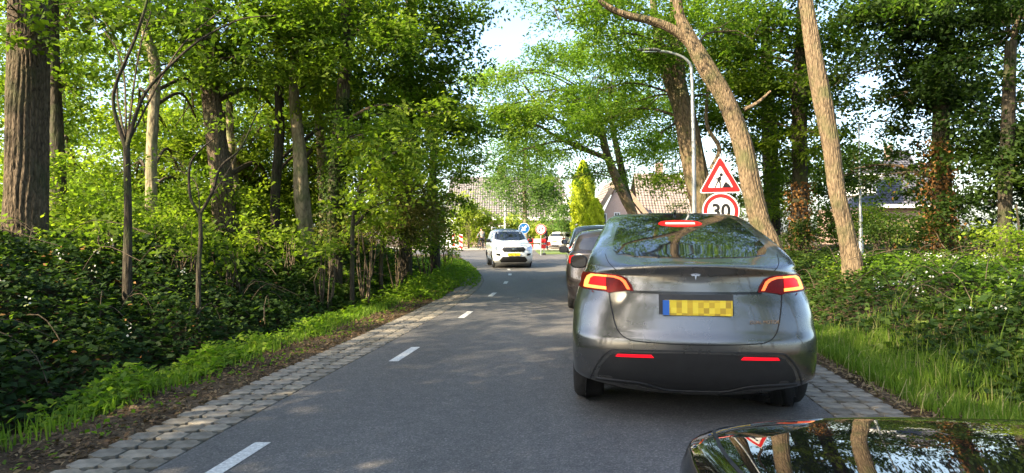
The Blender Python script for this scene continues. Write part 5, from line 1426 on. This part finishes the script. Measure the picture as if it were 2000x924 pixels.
# long low house behind the birch
Yh = 72; a = P(868, 425, Yh); b = P(1122, 425, Yh); org = ((a.x + b.x) / 2, Yh, 0)
h1 = empty('house', org, label='long low house with a big grey tiled roof behind the birch and hedge', cat='house')
ez = a.z; rz = P(0, 346, Yh + 5).z
MB().box(((0), 4.7, ez / 2), (b.x - a.x - .8, 8.6, ez)).build('wall', M['brick_brown'], h1)
rf = roof_slope('roof', (a.x, Yh, ez), (b.x, Yh, ez), (b.x - 1.2, Yh + 5, rz), (a.x + .2, Yh + 5, rz), M['tile_grey'], h1, org)
roof_slope('roof', (b.x, Yh + 10, ez), (a.x, Yh + 10, ez), (a.x + .2, Yh + 5, rz), (b.x - 1.2, Yh + 5, rz), M['tile_grey'], h1, org)
MB().box((0, -.08, ez - .12), (b.x - a.x, .16, .30)).build('fascia', M['trim_white'], h1)
for px in (945, 990, 1050, 1095): window(h1, P(px, 0, Yh).x, Yh + .35, 1.5, 1.6, 1.2, org)
# small dormer gable in its roof
g0 = P(1094, 418, Yh - .3); dm = MB(); gx_ = g0.x - org[0]
dm.prism([(gx_ - .05, ez), (gx_ + 1.2, ez), (gx_ + .55, ez + 2.1)], -.4, 3.2)
dm.build('dormer', M['trim_white'], h1)
roof_slope('dormer_roof', (g0.x + 1.35, Yh - .5, ez), (g0.x + 1.35, Yh + 3.4, ez), (g0.x + .55, Yh + 3.4, ez + 2.25), (g0.x + .55, Yh - .5, ez + 2.25), M['tile_grey'], h1, org)
MB().box((gx_ - 6.0, 5, rz + .5), (.9, .7, 1.4)).build('chimney', M['brick_brown'], h1)

# brick house with gable
Yb = 58; A = P(1152, 440, Yb); B = P(1262, 440, Yb); ap = P(1206, 352, Yb); org = (B.x, Yb, 0)
h2 = empty('house', org, label='pink brick house with a timber-edged gable and sunlit mottled roof', cat='house')
g = MB(); L0 = (A.x + .3 - org[0]); R0 = 0
g.prism([(L0 + .5, 0), (R0 + .3, 0), (R0 + .3, A.z), (ap.x - org[0], ap.z - .25), (L0 + .5, A.z + .2)], 0, .35)
g.build('wall', M['brick_pink'], h2)
MB().box(((P(1300, 0, Yb).x - org[0]) , 5.2, 1.3), (7.2, 7, 2.6)).build('wall', M['brick_pink'], h2)
bg = MB(); p0 = Vector((A.x - org[0] - .1, -.35, A.z - .1)); p1 = Vector((ap.x - org[0], -.35, ap.z + .1))
for q0, q1 in ((p0, p1), (p1, Vector((B.x - org[0] + .6, -.35, A.z + .1)))):
    d = (q1 - q0).normalized(); u = Vector((-d.z, 0, d.x)) * .18
    bg.add([q0 - u, q0 + u, q1 + u, q1 - u, q0 - u + Vector((0, .12, 0)), q0 + u + Vector((0, .12, 0)), q1 + u + Vector((0, .12, 0)), q1 - u + Vector((0, .12, 0))],
           [(0, 1, 2, 3), (4, 7, 6, 5), (0, 4, 5, 1), (1, 5, 6, 2), (2, 6, 7, 3), (3, 7, 4, 0)])
bg.build('bargeboard', M['wood_trim'], h2)
roof_slope('gable_roof', (A.x - .1, Yb - .3, A.z - .05), (A.x - .1, Yb + 8, A.z - .05), (ap.x, Yb + 8, ap.z + .15), (ap.x, Yb - .3, ap.z + .15), M['tile_mottled'], h2, org)
roof_slope('gable_roof', (B.x + .6, Yb + 8, A.z), (B.x + .6, Yb - .3, A.z), (ap.x, Yb - .3, ap.z + .15), (ap.x, Yb + 8, ap.z + .15), M['tile_mottled'], h2, org)
e0 = P(1248, 428, Yb + 1.2); e1 = P(1372, 428, Yb + 1.2); r0 = P(1238, 338, Yb + 5); r1 = P(1330, 342, Yb + 5)
roof_slope('roof', e0, e1, r1, r0, M['tile_mottled'], h2, org)
roof_slope('roof', (e1.x, Yb + 9, e1.z), (e0.x, Yb + 9, e0.z), r0, r1, M['tile_mottled'], h2, org)
MB().add([Vector(q) - Vector(org) for q in (e1, (e1.x, Yb + 9, e1.z), r1)], [(0, 1, 2)]).build('roof_hip', M['tile_mottled'], h2)
MB().tube([Vector(r1) - Vector(org) + Vector((0, 0, .06)), Vector(e1) - Vector(org) + Vector((0, 0, .06))], .11, 8).build('ridge_tiles', M['trim_white'], h2)
MB().box((P(1300, 0, Yb).x - org[0] + .5, 5, r0.z + .4), (.6, .6, 1.0)).build('chimney', M['brick_brown'], h2)
for px, py in ((1179, 426), (1168, 440), (1205, 424)): 
    q = P(px, py, Yb); window(h2, q.x, Yb - .04, q.z - .1, .42, .9, org)

# house on the right, partly hidden
Yc = 45; org = (P(1740, 0, Yc).x, Yc, 0)
h3 = empty('house', org, label='dark roofed house with a white dormer seen between the trees on the right', cat='house')
def V3(px, py, Y): return P(px, py, Y)
a, b = V3(1712, 402, Yc), V3(1835, 402, Yc)
MB().box((b.x - org[0] - 1.6, 4.2, a.z / 2), (5.4, 7.6, a.z)).build('wall', M['brick_brown'], h3)
roof_slope('roof', a, b, V3(1835, 318, Yc + 4), V3(1740, 318, Yc + 4), M['tile_dark'], h3, org)
roof_slope('roof', (b.x, Yc + 8, a.z), (a.x, Yc + 8, a.z), V3(1740, 318, Yc + 4), V3(1835, 318, Yc + 4), M['tile_dark'], h3, org)
MB().add([Vector(q) - Vector(org) for q in (a, (a.x, Yc + 8, a.z), V3(1740, 318, Yc + 4))], [(0, 1, 2)]).build('roof_hip', M['tile_dark'], h3)
MB().box(((a.x + b.x) / 2 - org[0], -.1, a.z - .02), (b.x - a.x, .22, .22)).build('gutter', M['trim_white'], h3)
d0, d1 = V3(1681, 380, Yc - 1), V3(1716, 346, Yc - 1)
MB().box(((d0.x + d1.x) / 2 - org[0], 1.0, (d0.z + d1.z) / 2), (d1.x - d0.x, 3.6, d1.z - d0.z)).build('dormer', M['trim_white'], h3)
for k in range(2): window(h3, d0.x + (d1.x - d0.x) * (.28 + .42 * k), Yc - 1 + .15, (d0.z + d1.z) / 2, .40, .8, org)
MB().box(((d0.x + d1.x) / 2 - org[0], .6, d1.z + .07), (d1.x - d0.x + .3, 4.4, .14)).build('dormer_cornice', M['trim_white'], h3)
roof_slope('dormer_roof', (d0.x - .2, Yc - 1.2, d1.z + .16), (d1.x + .3, Yc - 1.2, d1.z + .16), V3(1738, 314, Yc + 1.5), V3(1708, 314, Yc + 1.5), M['tile_dark'], h3, org)
MB().add([Vector(q) - Vector(org) for q in (Vector((d0.x - .2, Yc - 1.2, d1.z + .16)), V3(1708, 314, Yc + 1.5), Vector((d0.x - .2, Yc + 4, d1.z + .16)))], [(0, 1, 2)]).build('roof_hip', M['tile_dark'], h3)
r0_, r1_ = V3(1728, 330, Yc + 3), V3(1790, 330, Yc + 3)
roof_slope('roof', r0_, r1_, V3(1775, 294, Yc + 5), V3(1748, 294, Yc + 5), M['tile_dark'], h3, org)
q = V3(1735, 300, Yc + 4.5); MB().box((q.x - org[0], 4.5, q.z), (.42, .42, 1.1)).build('chimney', M['brick_brown'], h3)
# slice of a white wall far left of the junction
q = P(872, 0, 66); MB().box((q.x, 66, 1.3), (2.6, .3, 2.6)).build('garden_wall', M['trim_white'], label='white rendered garden wall glimpsed left of the beacons', cat='wall')

# ------------------------------------------------------------------ lamp posts and poles
g0 = float(hgt(DX(1357, 17), 17)); base = Vector((DX(1357, 17), 17, g0))
lp = empty('street_lamp', base, label='tall galvanised street lamp with a curved arm over the road', cat='street lamp')
q = lambda px, py: P(px, py, 17) - base
MB().tube([(0, 0, -.1), q(1355, 300), q(1352, 170), q(1351, 145)], [.062, .05, .042, .040], 14).build('pole', M['galv'], lp, True)
arm = catmull([q(1351, 146), q(1349, 128), q(1336, 113), q(1310, 103), q(1286, 100)], 5)
MB().tube(arm, [.040] * 8 + [.032] * (len(arm) - 8), 12).build('arm', M['galv'], lp, True)
hd = MB(); c0, c1 = q(1290, 99), q(1246, 97)
prof = [(0, .035, .03), (.15, .09, .05), (.4, .11, .055), (.75, .08, .035), (1, .03, .015)]
V = []
for (t, wy, wz) in prof:
    c = Vector(c0).lerp(Vector(c1), t)
    for k in range(12): V.append(c + Vector((0, cos(k * pi / 6) * wy, sin(k * pi / 6) * wz)))
hd.add(V, [(i * 12 + k, i * 12 + (k + 1) % 12, (i + 1) * 12 + (k + 1) % 12, (i + 1) * 12 + k) for i in range(4) for k in range(12)] + [tuple(range(12)), tuple(range(48, 60))])
hd.build('lamp_head', M['lamp_head'], lp, True)
MB().box(Vector(c0).lerp(Vector(c1), .5) + Vector((0, 0, -.05)), (.34, .13, .012)).build('lens', M['lamp_clear'], lp)
p = P(1681, 497, 18); pg = float(hgt(p.x, p.y))
fp = empty('grey_pole', (p.x, p.y, pg), label='thin straight grey pole rising right beside the sinuous sunlit trunk', cat='pole')
MB().tube([(0, 0, -.1), (0, 0, 1.1), (-.01, 0, 1.15), (-.05, 0, P(0, 240, 18).z - pg)], [.045, .042, .032, .018], 12).build('shaft', M['galv'], fp, True)
MB().lathe([(.06, 0), (.06, .5), (.045, .52)], 12).build('sleeve', M['galv'], fp, True)
p = P(986, 0, 58); fp = empty('lamp_post', (p.x, p.y, 0), label='slim white lamp post in front of the far hedge, above the silver-white car', cat='lamp post')
MB().tube([(0, 0, 0), (0, 0, 3.3), (0, 0, P(0, 392, 58).z)], [.07, .06, .045], 10).build('pole', M['sign_white'], fp, True)
MB().lathe([(.0, .25), (.16, .2), (.14, 0), (.05, -.04)], 12, 'Z', (0, 0, P(0, 392, 58).z)).build('lantern', M['trim_white'], fp, True)
# two thin posts behind the beacons
# ------------------------------------------------------------------ road signs on the right verge
Ys = 15.6; X0 = DX(1409, Ys); g0 = float(hgt(X0, Ys))
def on_post(parent, name, poly_fn, y, mat, th=.004):
    mb = MB(); poly_fn(mb, y, th); return mb.build(name, mat, parent)
post = empty('sign_post', (X0, Ys + .05, g0), label='grey steel post carrying the roadworks triangle and the 30 sign', cat='post')
MB().tube([(0, 0, -.2), (0, 0, P(0, 300, Ys).z - g0)], .024, 12).build('tube', M['galv'], post, True)
MB().lathe([(.026, 0), (.001, .012)], 12, 'Z', (0, 0, P(0, 300, Ys).z - g0)).build('cap', M['plastic'], post, True)
def tri(cx, cz, s, rnd=.06):
    R = s / sqrt(3); out = []
    for k in range(3):
        a = pi / 2 + k * 2 * pi / 3; c = Vector((cx + cos(a) * (R - 2 * rnd), cz + sin(a) * (R - 2 * rnd)))
        for j in range(-3, 4): b_ = a + j * pi / 9; out.append((c.x + cos(b_) * rnd, c.y + sin(b_) * rnd))
    return out
def disc(r, n=40, cx=0, cz=0): return [(cx + r * cos(2 * pi * k / n), cz + r * sin(2 * pi * k / n)) for k in range(n)]
tc_ = P(1407, 352, Ys)
ts = empty('warning_sign', (tc_.x, Ys, tc_.z), rz=radians(1), label='red-edged triangular roadworks sign with a digging man', cat='road sign')
ts.rotation_euler = (0, radians(-1.2), 0)
S3 = .94
MB().prism(tri(0, 0, S3 + .03, .04), .0, .02).build('plate', M['sign_grey'], ts)
MB().prism(tri(0, 0, S3 + .02, .04), -.003, -.0005).build('white_edge', M['sign_white'], ts)
MB().prism(tri(0, 0, S3 - .04, .035), -.006, -.0035).build('red_border', M['sign_red'], ts)
MB().prism(tri(0, 0, S3 * .60, .02), -.009, -.0065).build('white_field', M['sign_white'], ts)
pm = MB(); y0_, y1_ = -.012, -.0095
pm.prism(disc(.026, 14, .026, .082), y0_, y1_)                                   # head
pm.prism([(.014, .058), (.024, .046), (.010, -.010), (-.012, -.024), (-.036, -.008), (-.030, .030), (-.010, .054)], y0_, y1_)   # torso
pm.prism([(-.012, -.022), (.010, -.018), (.018, -.060), (.020, -.112), (.006, -.112), (.0, -.066)], y0_, y1_)                     # front leg
pm.prism([(-.034, -.012), (-.012, -.020), (-.040, -.062), (-.062, -.112), (-.078, -.112), (-.056, -.056)], y0_, y1_)               # rear leg
pm.prism([(-.026, .034), (-.034, .026), (-.060, .006), (-.046, -.012), (-.050, -.018), (-.072, .004), (-.040, .042)], y0_, y1_)       # rear arm
pm.prism([(.012, .050), (.022, .044), (.026, .010), (.022, -.006), (.012, -.002), (.014, .014)], y0_, y1_)                         # front arm
pm.prism([(-.050, .012), (-.046, .016), (.056, -.052), (.052, -.058)], y0_, y1_)                                                   # spade shaft
pm.prism([(.040, -.112), (.175, -.112), (.140, -.064), (.118, -.048), (.098, -.026), (.078, -.040), (.062, -.070)], y0_, y1_)     # heap
pm.v = [(x * 1.45 - .02, y, z * 1.45 + .0) for x, y, z in pm.v]
pm.build('pictogram', M['sign_black'], ts)
cc_ = P(1408, 413, Ys)
cs = empty('speed_sign', (cc_.x, Ys, cc_.z), label='round red-ringed 30 sign mounted below the roadworks triangle', cat='road sign')
MB().prism(disc(.415), 0, .02).build('plate', M['sign_grey'], cs)
MB().prism(disc(.41), -.003, -.0005).build('white_edge', M['sign_white'], cs)
MB().prism(disc(.385), -.006, -.0035).build('red_ring', M['sign_red'], cs)
MB().prism(disc(.300), -.009, -.0065).build('white_field', M['sign_white'], cs)
text_mesh('digits', '30', .42, M['sign_black'], cs, (0, -.0105, -.005), (pi / 2, 0, 0), .0012, .012)

# ------------------------------------------------------------------ signs, barrier and beacons at the junction
def far_sign(name, label, px, py, Y, rpx, kind):
    c = P(px, py, Y); r = rpx / F * Y
    s = empty(name, (c.x, c.y, 0), label=label, cat='road sign')
    MB().tube([(0, .05, -.0), (0, .05, c.z + r)], .03, 10).build('post', M['galv'], s, True)
    pl_ = MB().prism([(x, z + c.z) for x, z in disc(r)], 0, .02).build('plate', M['sign_white'], s)
    if kind == 'blue':
        MB().prism([(x, z + c.z) for x, z in disc(r * .93)], -.006, -.002).build('blue_field', M['sign_blue'], s)
        ar = MB(); d = Vector((-1, -1)).normalized(); u = Vector((1, -1)).normalized(); k = r
        pts_ = [(-d * .62 + u * .17) * k, (d * .02 + u * .17) * k, (d * .02 + u * .50) * k, (d * .66) * k, (d * .02 - u * .50) * k, (d * .02 - u * .17) * k, (-d * .62 - u * .17) * k]
        ar.prism([(p.x, p.y + c.z) for p in pts_], -.011, -.007); ar.build('arrow', M['sign_white'], s)
    else:
        MB().prism([(x, z + c.z) for x, z in disc(r * .97)], -.006, -.002).build('red_ring', M['sign_red'], s)
        MB().prism([(x, z + c.z) for x, z in disc(r * .78)], -.010, -.0065).build('white_field', M['sign_white'], s)
        for sx, sg, mt in ((-.26, -1, 'sign_black'), (.26, 1, 'sign_red')):
            pts_ = [(-.07, -.45), (.07, -.45), (.07, .08), (.20, .08), (0, .48), (-.20, .08), (-.07, .08)]
            MB().prism([((sx + x) * r, z * sg * r + c.z) for x, z in pts_], -.014, -.0105).build('arrow', M[mt], s)
far_sign('direction_sign', 'round blue sign with a white arrow pointing down left', 1023.5, 446, 44, 10.5, 'blue')
far_sign('priority_sign', 'round red-ringed sign with a black and a red arrow, above the barrier', 1056.5, 448, 44, 10.5, 'red')
bx0, bx1 = DX(1031, 45), DX(1066, 45)
br = empty('road_barrier', ((bx0 + bx1) / 2, 45, 0), label='red and white striped barrier boards closing the lane under the round signs', cat='barrier')
hw_ = (bx1 - bx0) / 2
for zz in (P(0, 470.5, 45).z, P(0, 481.5, 45).z):
    bo = MB().box((0, 0, zz), (hw_ * 2, .03, .26)).build('board', M['sign_white'], br)
    for (s0, s1) in ((-1, -.36), (.44, 1)): MB().box(((s0 + s1) / 2 * hw_, -.018, zz), ((s1 - s0) * hw_, .006, .255)).build('red_stripe', M['sign_red'], bo)
for sx in (-.8, .8): MB().box((sx * hw_, .05, .5), (.05, .05, 1.0)).build('leg', M['galv'], br)
for sx in (-.8, .8): MB().box((sx * hw_, .05, .06), (.22, .7, .12)).build('foot', M['plastic'], br)
for px, py, Y, lb, flip in ((886, 483, 58, 'left one of the two slim red and white beacon posts, seen edge on', 1), (900, 486, 54, 'right and nearer red and white beacon post', -1)):
    p = P(px, py, Y); s = empty('beacon_post', (p.x, p.y, .1 if Y > 57.7 else 0), label=lb, cat='beacon', group='red and white beacons at the junction')
    H = 1.15; W = .26 if flip < 0 else .20
    MB().box((0, 0, .12 + H / 2), (W, .04, H)).build('board', M['sign_white'], s)
    for k in range(3):
        z0 = .16 + k * .40
        MB().prism([(-W / 2 + .005, z0 + (.12 if flip < 0 else 0)), (W / 2 - .005, z0 + (0 if flip < 0 else .12)), (W / 2 - .005, z0 + (0 if flip < 0 else .12) + .19), (-W / 2 + .005, z0 + (.12 if flip < 0 else 0) + .19)], -.026, -.0205).build('red_stripe', M['sign_red'], s)
    MB().box((0, 0, .06), (.38, .5, .12)).build('foot', M['plastic'], s)
p = P(868, 487, 56); s = empty('bollard', (p.x, p.y, 0), label='dark narrow bollard at the left end of the side road', cat='bollard')
MB().lathe([(.09, 0), (.08, .7), (.10, .72), (.10, .9), (.03, .95)], 12).build('shaft', M['plastic'], s, True)
MB().lathe([(.104, .74), (.104, .86)], 12).build('band', M['sign_white'], s, True)

# ------------------------------------------------------------------ people
def skin_body(name, joints, edges, mat, parent, root_i=0, sub=1):
    me = bpy.data.meshes.new(name); me.from_pydata([j[:3] for j in joints], edges, [])
    o = bpy.data.objects.new(name + '_tmp', me); COL.objects.link(o)
    sk = o.modifiers.new('skin', 'SKIN'); sk.use_smooth_shade = True
    for i, j in enumerate(joints): me.skin_vertices[0].data[i].radius = (j[3], j[4] if len(j) > 4 else j[3])
    me.skin_vertices[0].data[root_i].use_root = True
    su = o.modifiers.new('sub', 'SUBSURF'); su.levels = sub; su.render_levels = sub
    dg = bpy.context.evaluated_depsgraph_get(); ev = o.evaluated_get(dg)
    m2 = bpy.data.meshes.new_from_object(ev); bpy.data.objects.remove(o)
    m2.materials.clear(); m2.materials.append(mat); m2.name = name
    return link(name, m2, parent)
M['skin'] = simple('skin', (.45, .27, .19), .6, var=.06)
M['cloth_black'] = simple('black_cloth', (.015, .016, .02), .9, var=.2)
M['cloth_navy'] = simple('navy_trousers', (.03, .04, .10), .9, var=.2)
M['cloth_grey'] = simple('grey_cloth', (.16, .18, .18), .9, var=.2)
M['cloth_red'] = simple('red_bag_cloth', (.45, .05, .04), .8, var=.2)
M['hair'] = simple('dark_hair', (.02, .015, .01), .8)
def person(label, loc, rz, pose, top, legs, s=1.0, parent_z=0):
    r = empty('person', loc, rz, label=label, cat='person'); r.scale = (s, s, s)
    J = dict(pel=(0, 0, .95, .14, .11), wst=(0, 0, 1.12, .125, .095), chs=(0, .0, 1.34, .155, .105), nk=(0, 0, 1.50, .055), hd=(0, .01, 1.56, .06),
             ls=(-.19, 0, 1.42, .055), rs=(.19, 0, 1.42, .055), le=(-.26, -.02, 1.14, .042), re=(.26, -.02, 1.14, .042), lw=(-.27, .05, .90, .030), rw=(.27, .05, .90, .030),
             lh=(-.09, 0, .90, .095), rh=(.09, 0, .90, .095), lk=(-.11, .02, .50, .062), rk=(.11, .02, .50, .062), la=(-.11, -.03, .09, .042), ra=(.11, -.03, .09, .042), lt=(-.12, .14, .035, .035), rt=(.12, .14, .035, .035))
    J.update(pose)
    ks = list(J); ix = {k: i for i, k in enumerate(ks)}
    def sub(keys, ed, mat, nm):
        ii = {k: i for i, k in enumerate(keys)}
        return skin_body(nm, [J[k] for k in keys], [(ii[a], ii[b]) for a, b in ed], mat, r)
    sub(ks, [('pel', 'wst'), ('wst', 'chs'), ('chs', 'nk'), ('nk', 'hd'), ('chs', 'ls'), ('chs', 'rs'), ('ls', 'le'), ('rs', 're'), ('le', 'lw'), ('re', 'rw'),
             ('pel', 'lh'), ('pel', 'rh'), ('lh', 'lk'), ('rh', 'rk'), ('lk', 'la'), ('rk', 'ra'), ('la', 'lt'), ('ra', 'rt')], M['skin'], 'body')
    for nm, keys, ed, mt, gr in (('jacket', ['pel', 'wst', 'chs', 'nk', 'ls', 'rs', 'le', 're', 'lw', 'rw'], [('pel', 'wst'), ('wst', 'chs'), ('chs', 'nk'), ('chs', 'ls'), ('chs', 'rs'), ('ls', 'le'), ('rs', 're'), ('le', 'lw'), ('re', 'rw')], top, .022),
                                 ('trousers', ['pel', 'lh', 'rh', 'lk', 'rk', 'la', 'ra'], [('pel', 'lh'), ('pel', 'rh'), ('lh', 'lk'), ('rh', 'rk'), ('lk', 'la'), ('rk', 'ra')], legs, .018)):
        ii = {k: i for i, k in enumerate(keys)}
        skin_body(nm, [(*J[k][:3], *[q + gr for q in J[k][3:]]) for k in keys], [(ii[a], ii[b]) for a, b in ed], mt, r)
    hx, hy, hz = J['hd'][0], J['hd'][1] + .01, J['hd'][2] + .10
    hd = MB(); pr = [(.001, -.115), (.045, -.105), (.065, -.06), (.075, 0), (.078, .05), (.06, .10), (.001, .122)]
    hd.lathe(pr, 16); h = hd.build('head', M['skin'], r, True, (hx, hy, hz)); h.scale = (1, 1.18, 1)
    MB().lathe([(.080, .0), (.084, .05), (.066, .106), (.001, .130)], 16).build('hair', M['hair'], h, True, (0, -.012, .004))
    fc = MB(); fc.prism([(-.012, -.02), (.012, -.02), (.004, .02), (-.004, .02)], .072, .095); fc.build('nose', M['skin'], h)
    for sx in (-1, 1): MB().lathe([(.001, .0), (.010, .004), (.001, .010)], 8, 'Y', (sx * .028, .066, .02)).build('eye', M['sign_white'], h); MB().box((sx * .079, 0, 0), (.012, .03, .05)).build('ear', M['skin'], h)
    MB().box((0, .068, -.045), (.04, .008, .008)).build('mouth', M['cloth_red'], h)
    for k in ('lw', 'rw'):
        x, y, z = J[k][:3]; sg = -1 if k == 'lw' else 1
        e = J['le' if k == 'lw' else 're']; d = (Vector((x, y, z)) - Vector(e[:3])).normalized()
        hb = MB(); p = Vector((x, y, z)); hb.tube([p, p + d * .05, p + d * .10], [.026, .038, .034], 8)
        for f in range(4): o_ = Vector((0, (f - 1.5) * .018, 0)); hb.tube([p + d * .09 + o_, p + d * (.13 + .01 * (f % 2)) + o_, p + d * (.155 + .012 * (f in (1, 2))) + o_ + Vector((-sg * .012, 0, 0))], [.010, .009, .007], 6)
        hb.tube([p + d * .04 + Vector((0, .03, 0)), p + d * .09 + Vector((-sg * .01, .055, 0))], [.011, .008], 6); hb.build('hand', M['skin'], r, True)
    return r
p = P(1064, 489, 50)
pr_ = person('person in black top and navy trousers walking behind the barrier', (DX(1066, 52.5), 52.5, 0.0 if False else .06), radians(-70), dict(lk=(-.10, .14, .50, .062), la=(-.10, .16, .10, .042), lt=(-.10, .32, .06, .035), ra=(.11, -.22, .12, .042), rt=(.11, -.08, .05, .035), rk=(.11, -.06, .50, .062)), M['cloth_black'], M['cloth_navy'])
bg_ = MB(); bg_.prism([(-.17, 0), (.17, 0), (.15, .30), (-.15, .30)], -.05, .05); bg_.tube([(-.08, 0, .29), (-.06, 0, .40), (.06, 0, .40), (.08, 0, .29)], .008, 6)
bo = bg_.build('bag', M['cloth_red'], loc=(DX(1072, 52), 52.2, .45), label='red carrier bag held by the walking person behind the barrier', cat='bag')
# cyclist
cyY = 57.0; cX = DX(940.5, cyY)
bike = empty('bicycle', (cX, cyY, 0.0), radians(25), label='bicycle ridden along the far kerb left of the silver-white car', cat='bicycle')
for y_ in (-.52, .52):
    w_ = MB()
    ring = [(0, y_ + .34 * cos(2 * pi * k / 24), .35 + .34 * sin(2 * pi * k / 24)) for k in range(25)]
    w_.tube(ring, .02, 6, False); wo = w_.build('wheel', M['tyre'], bike, True)
    sp = MB()
    for k in range(8): sp.tube([(0, y_, .35), (0, y_ + .33 * cos(pi * k / 4), .35 + .33 * sin(pi * k / 4))], .004, 4)
    sp.build('spokes', M['chrome'], wo)
fr = MB()
for a_, b_ in (((0, -.52, .35), (0, -.05, .32)), ((0, -.05, .32), (0, -.20, .88)), ((0, -.52, .35), (0, -.17, .80)), ((0, -.17, .80), (0, .36, .85)), ((0, -.05, .32), (0, .38, .75)), ((0, .34, .98), (0, .52, .35))): fr.tube([a_, b_], .018, 8)
fr.build('frame', M['gloss_black'], bike, True)
MB().tube([(-.28, .22, 1.05), (-.1, .33, 1.0), (.1, .33, 1.0), (.28, .22, 1.05)], .014, 8).build('handlebar', M['chrome'], bike, True)
MB().prism([(-.08, .87), (.08, .87), (.05, .93), (-.05, .93)], -.32, -.06).build('saddle', M['plastic'], bike)
sc_ = 1.0
person('small cyclist in grey clothes riding the bicycle beyond the silver-white car', (cX, cyY, 0.02), radians(25),
       dict(pel=(0, -.2, .98, .13, .11), wst=(0, -.16, 1.14, .125, .095), chs=(0, -.06, 1.36, .155, .105), nk=(0, 0, 1.50, .055), hd=(0, .03, 1.56, .06), ls=(-.19, -.03, 1.42, .055), rs=(.19, -.03, 1.42, .055),
            le=(-.27, .06, 1.2, .042), re=(.27, .06, 1.2, .042), lw=(-.27, .20, 1.07, .030), rw=(.27, .20, 1.07, .030), lh=(-.09, -.18, .93, .095), rh=(.09, -.18, .93, .095),
            lk=(-.11, .18, .78, .062), rk=(.11, .12, .58, .062), la=(-.11, .0, .38, .042), ra=(.11, -.08, .16, .042), lt=(-.12, .16, .34, .035), rt=(.12, .08, .12, .035)), M['cloth_grey'], M['cloth_black'])

print('LEAVES', NLEAF[0])
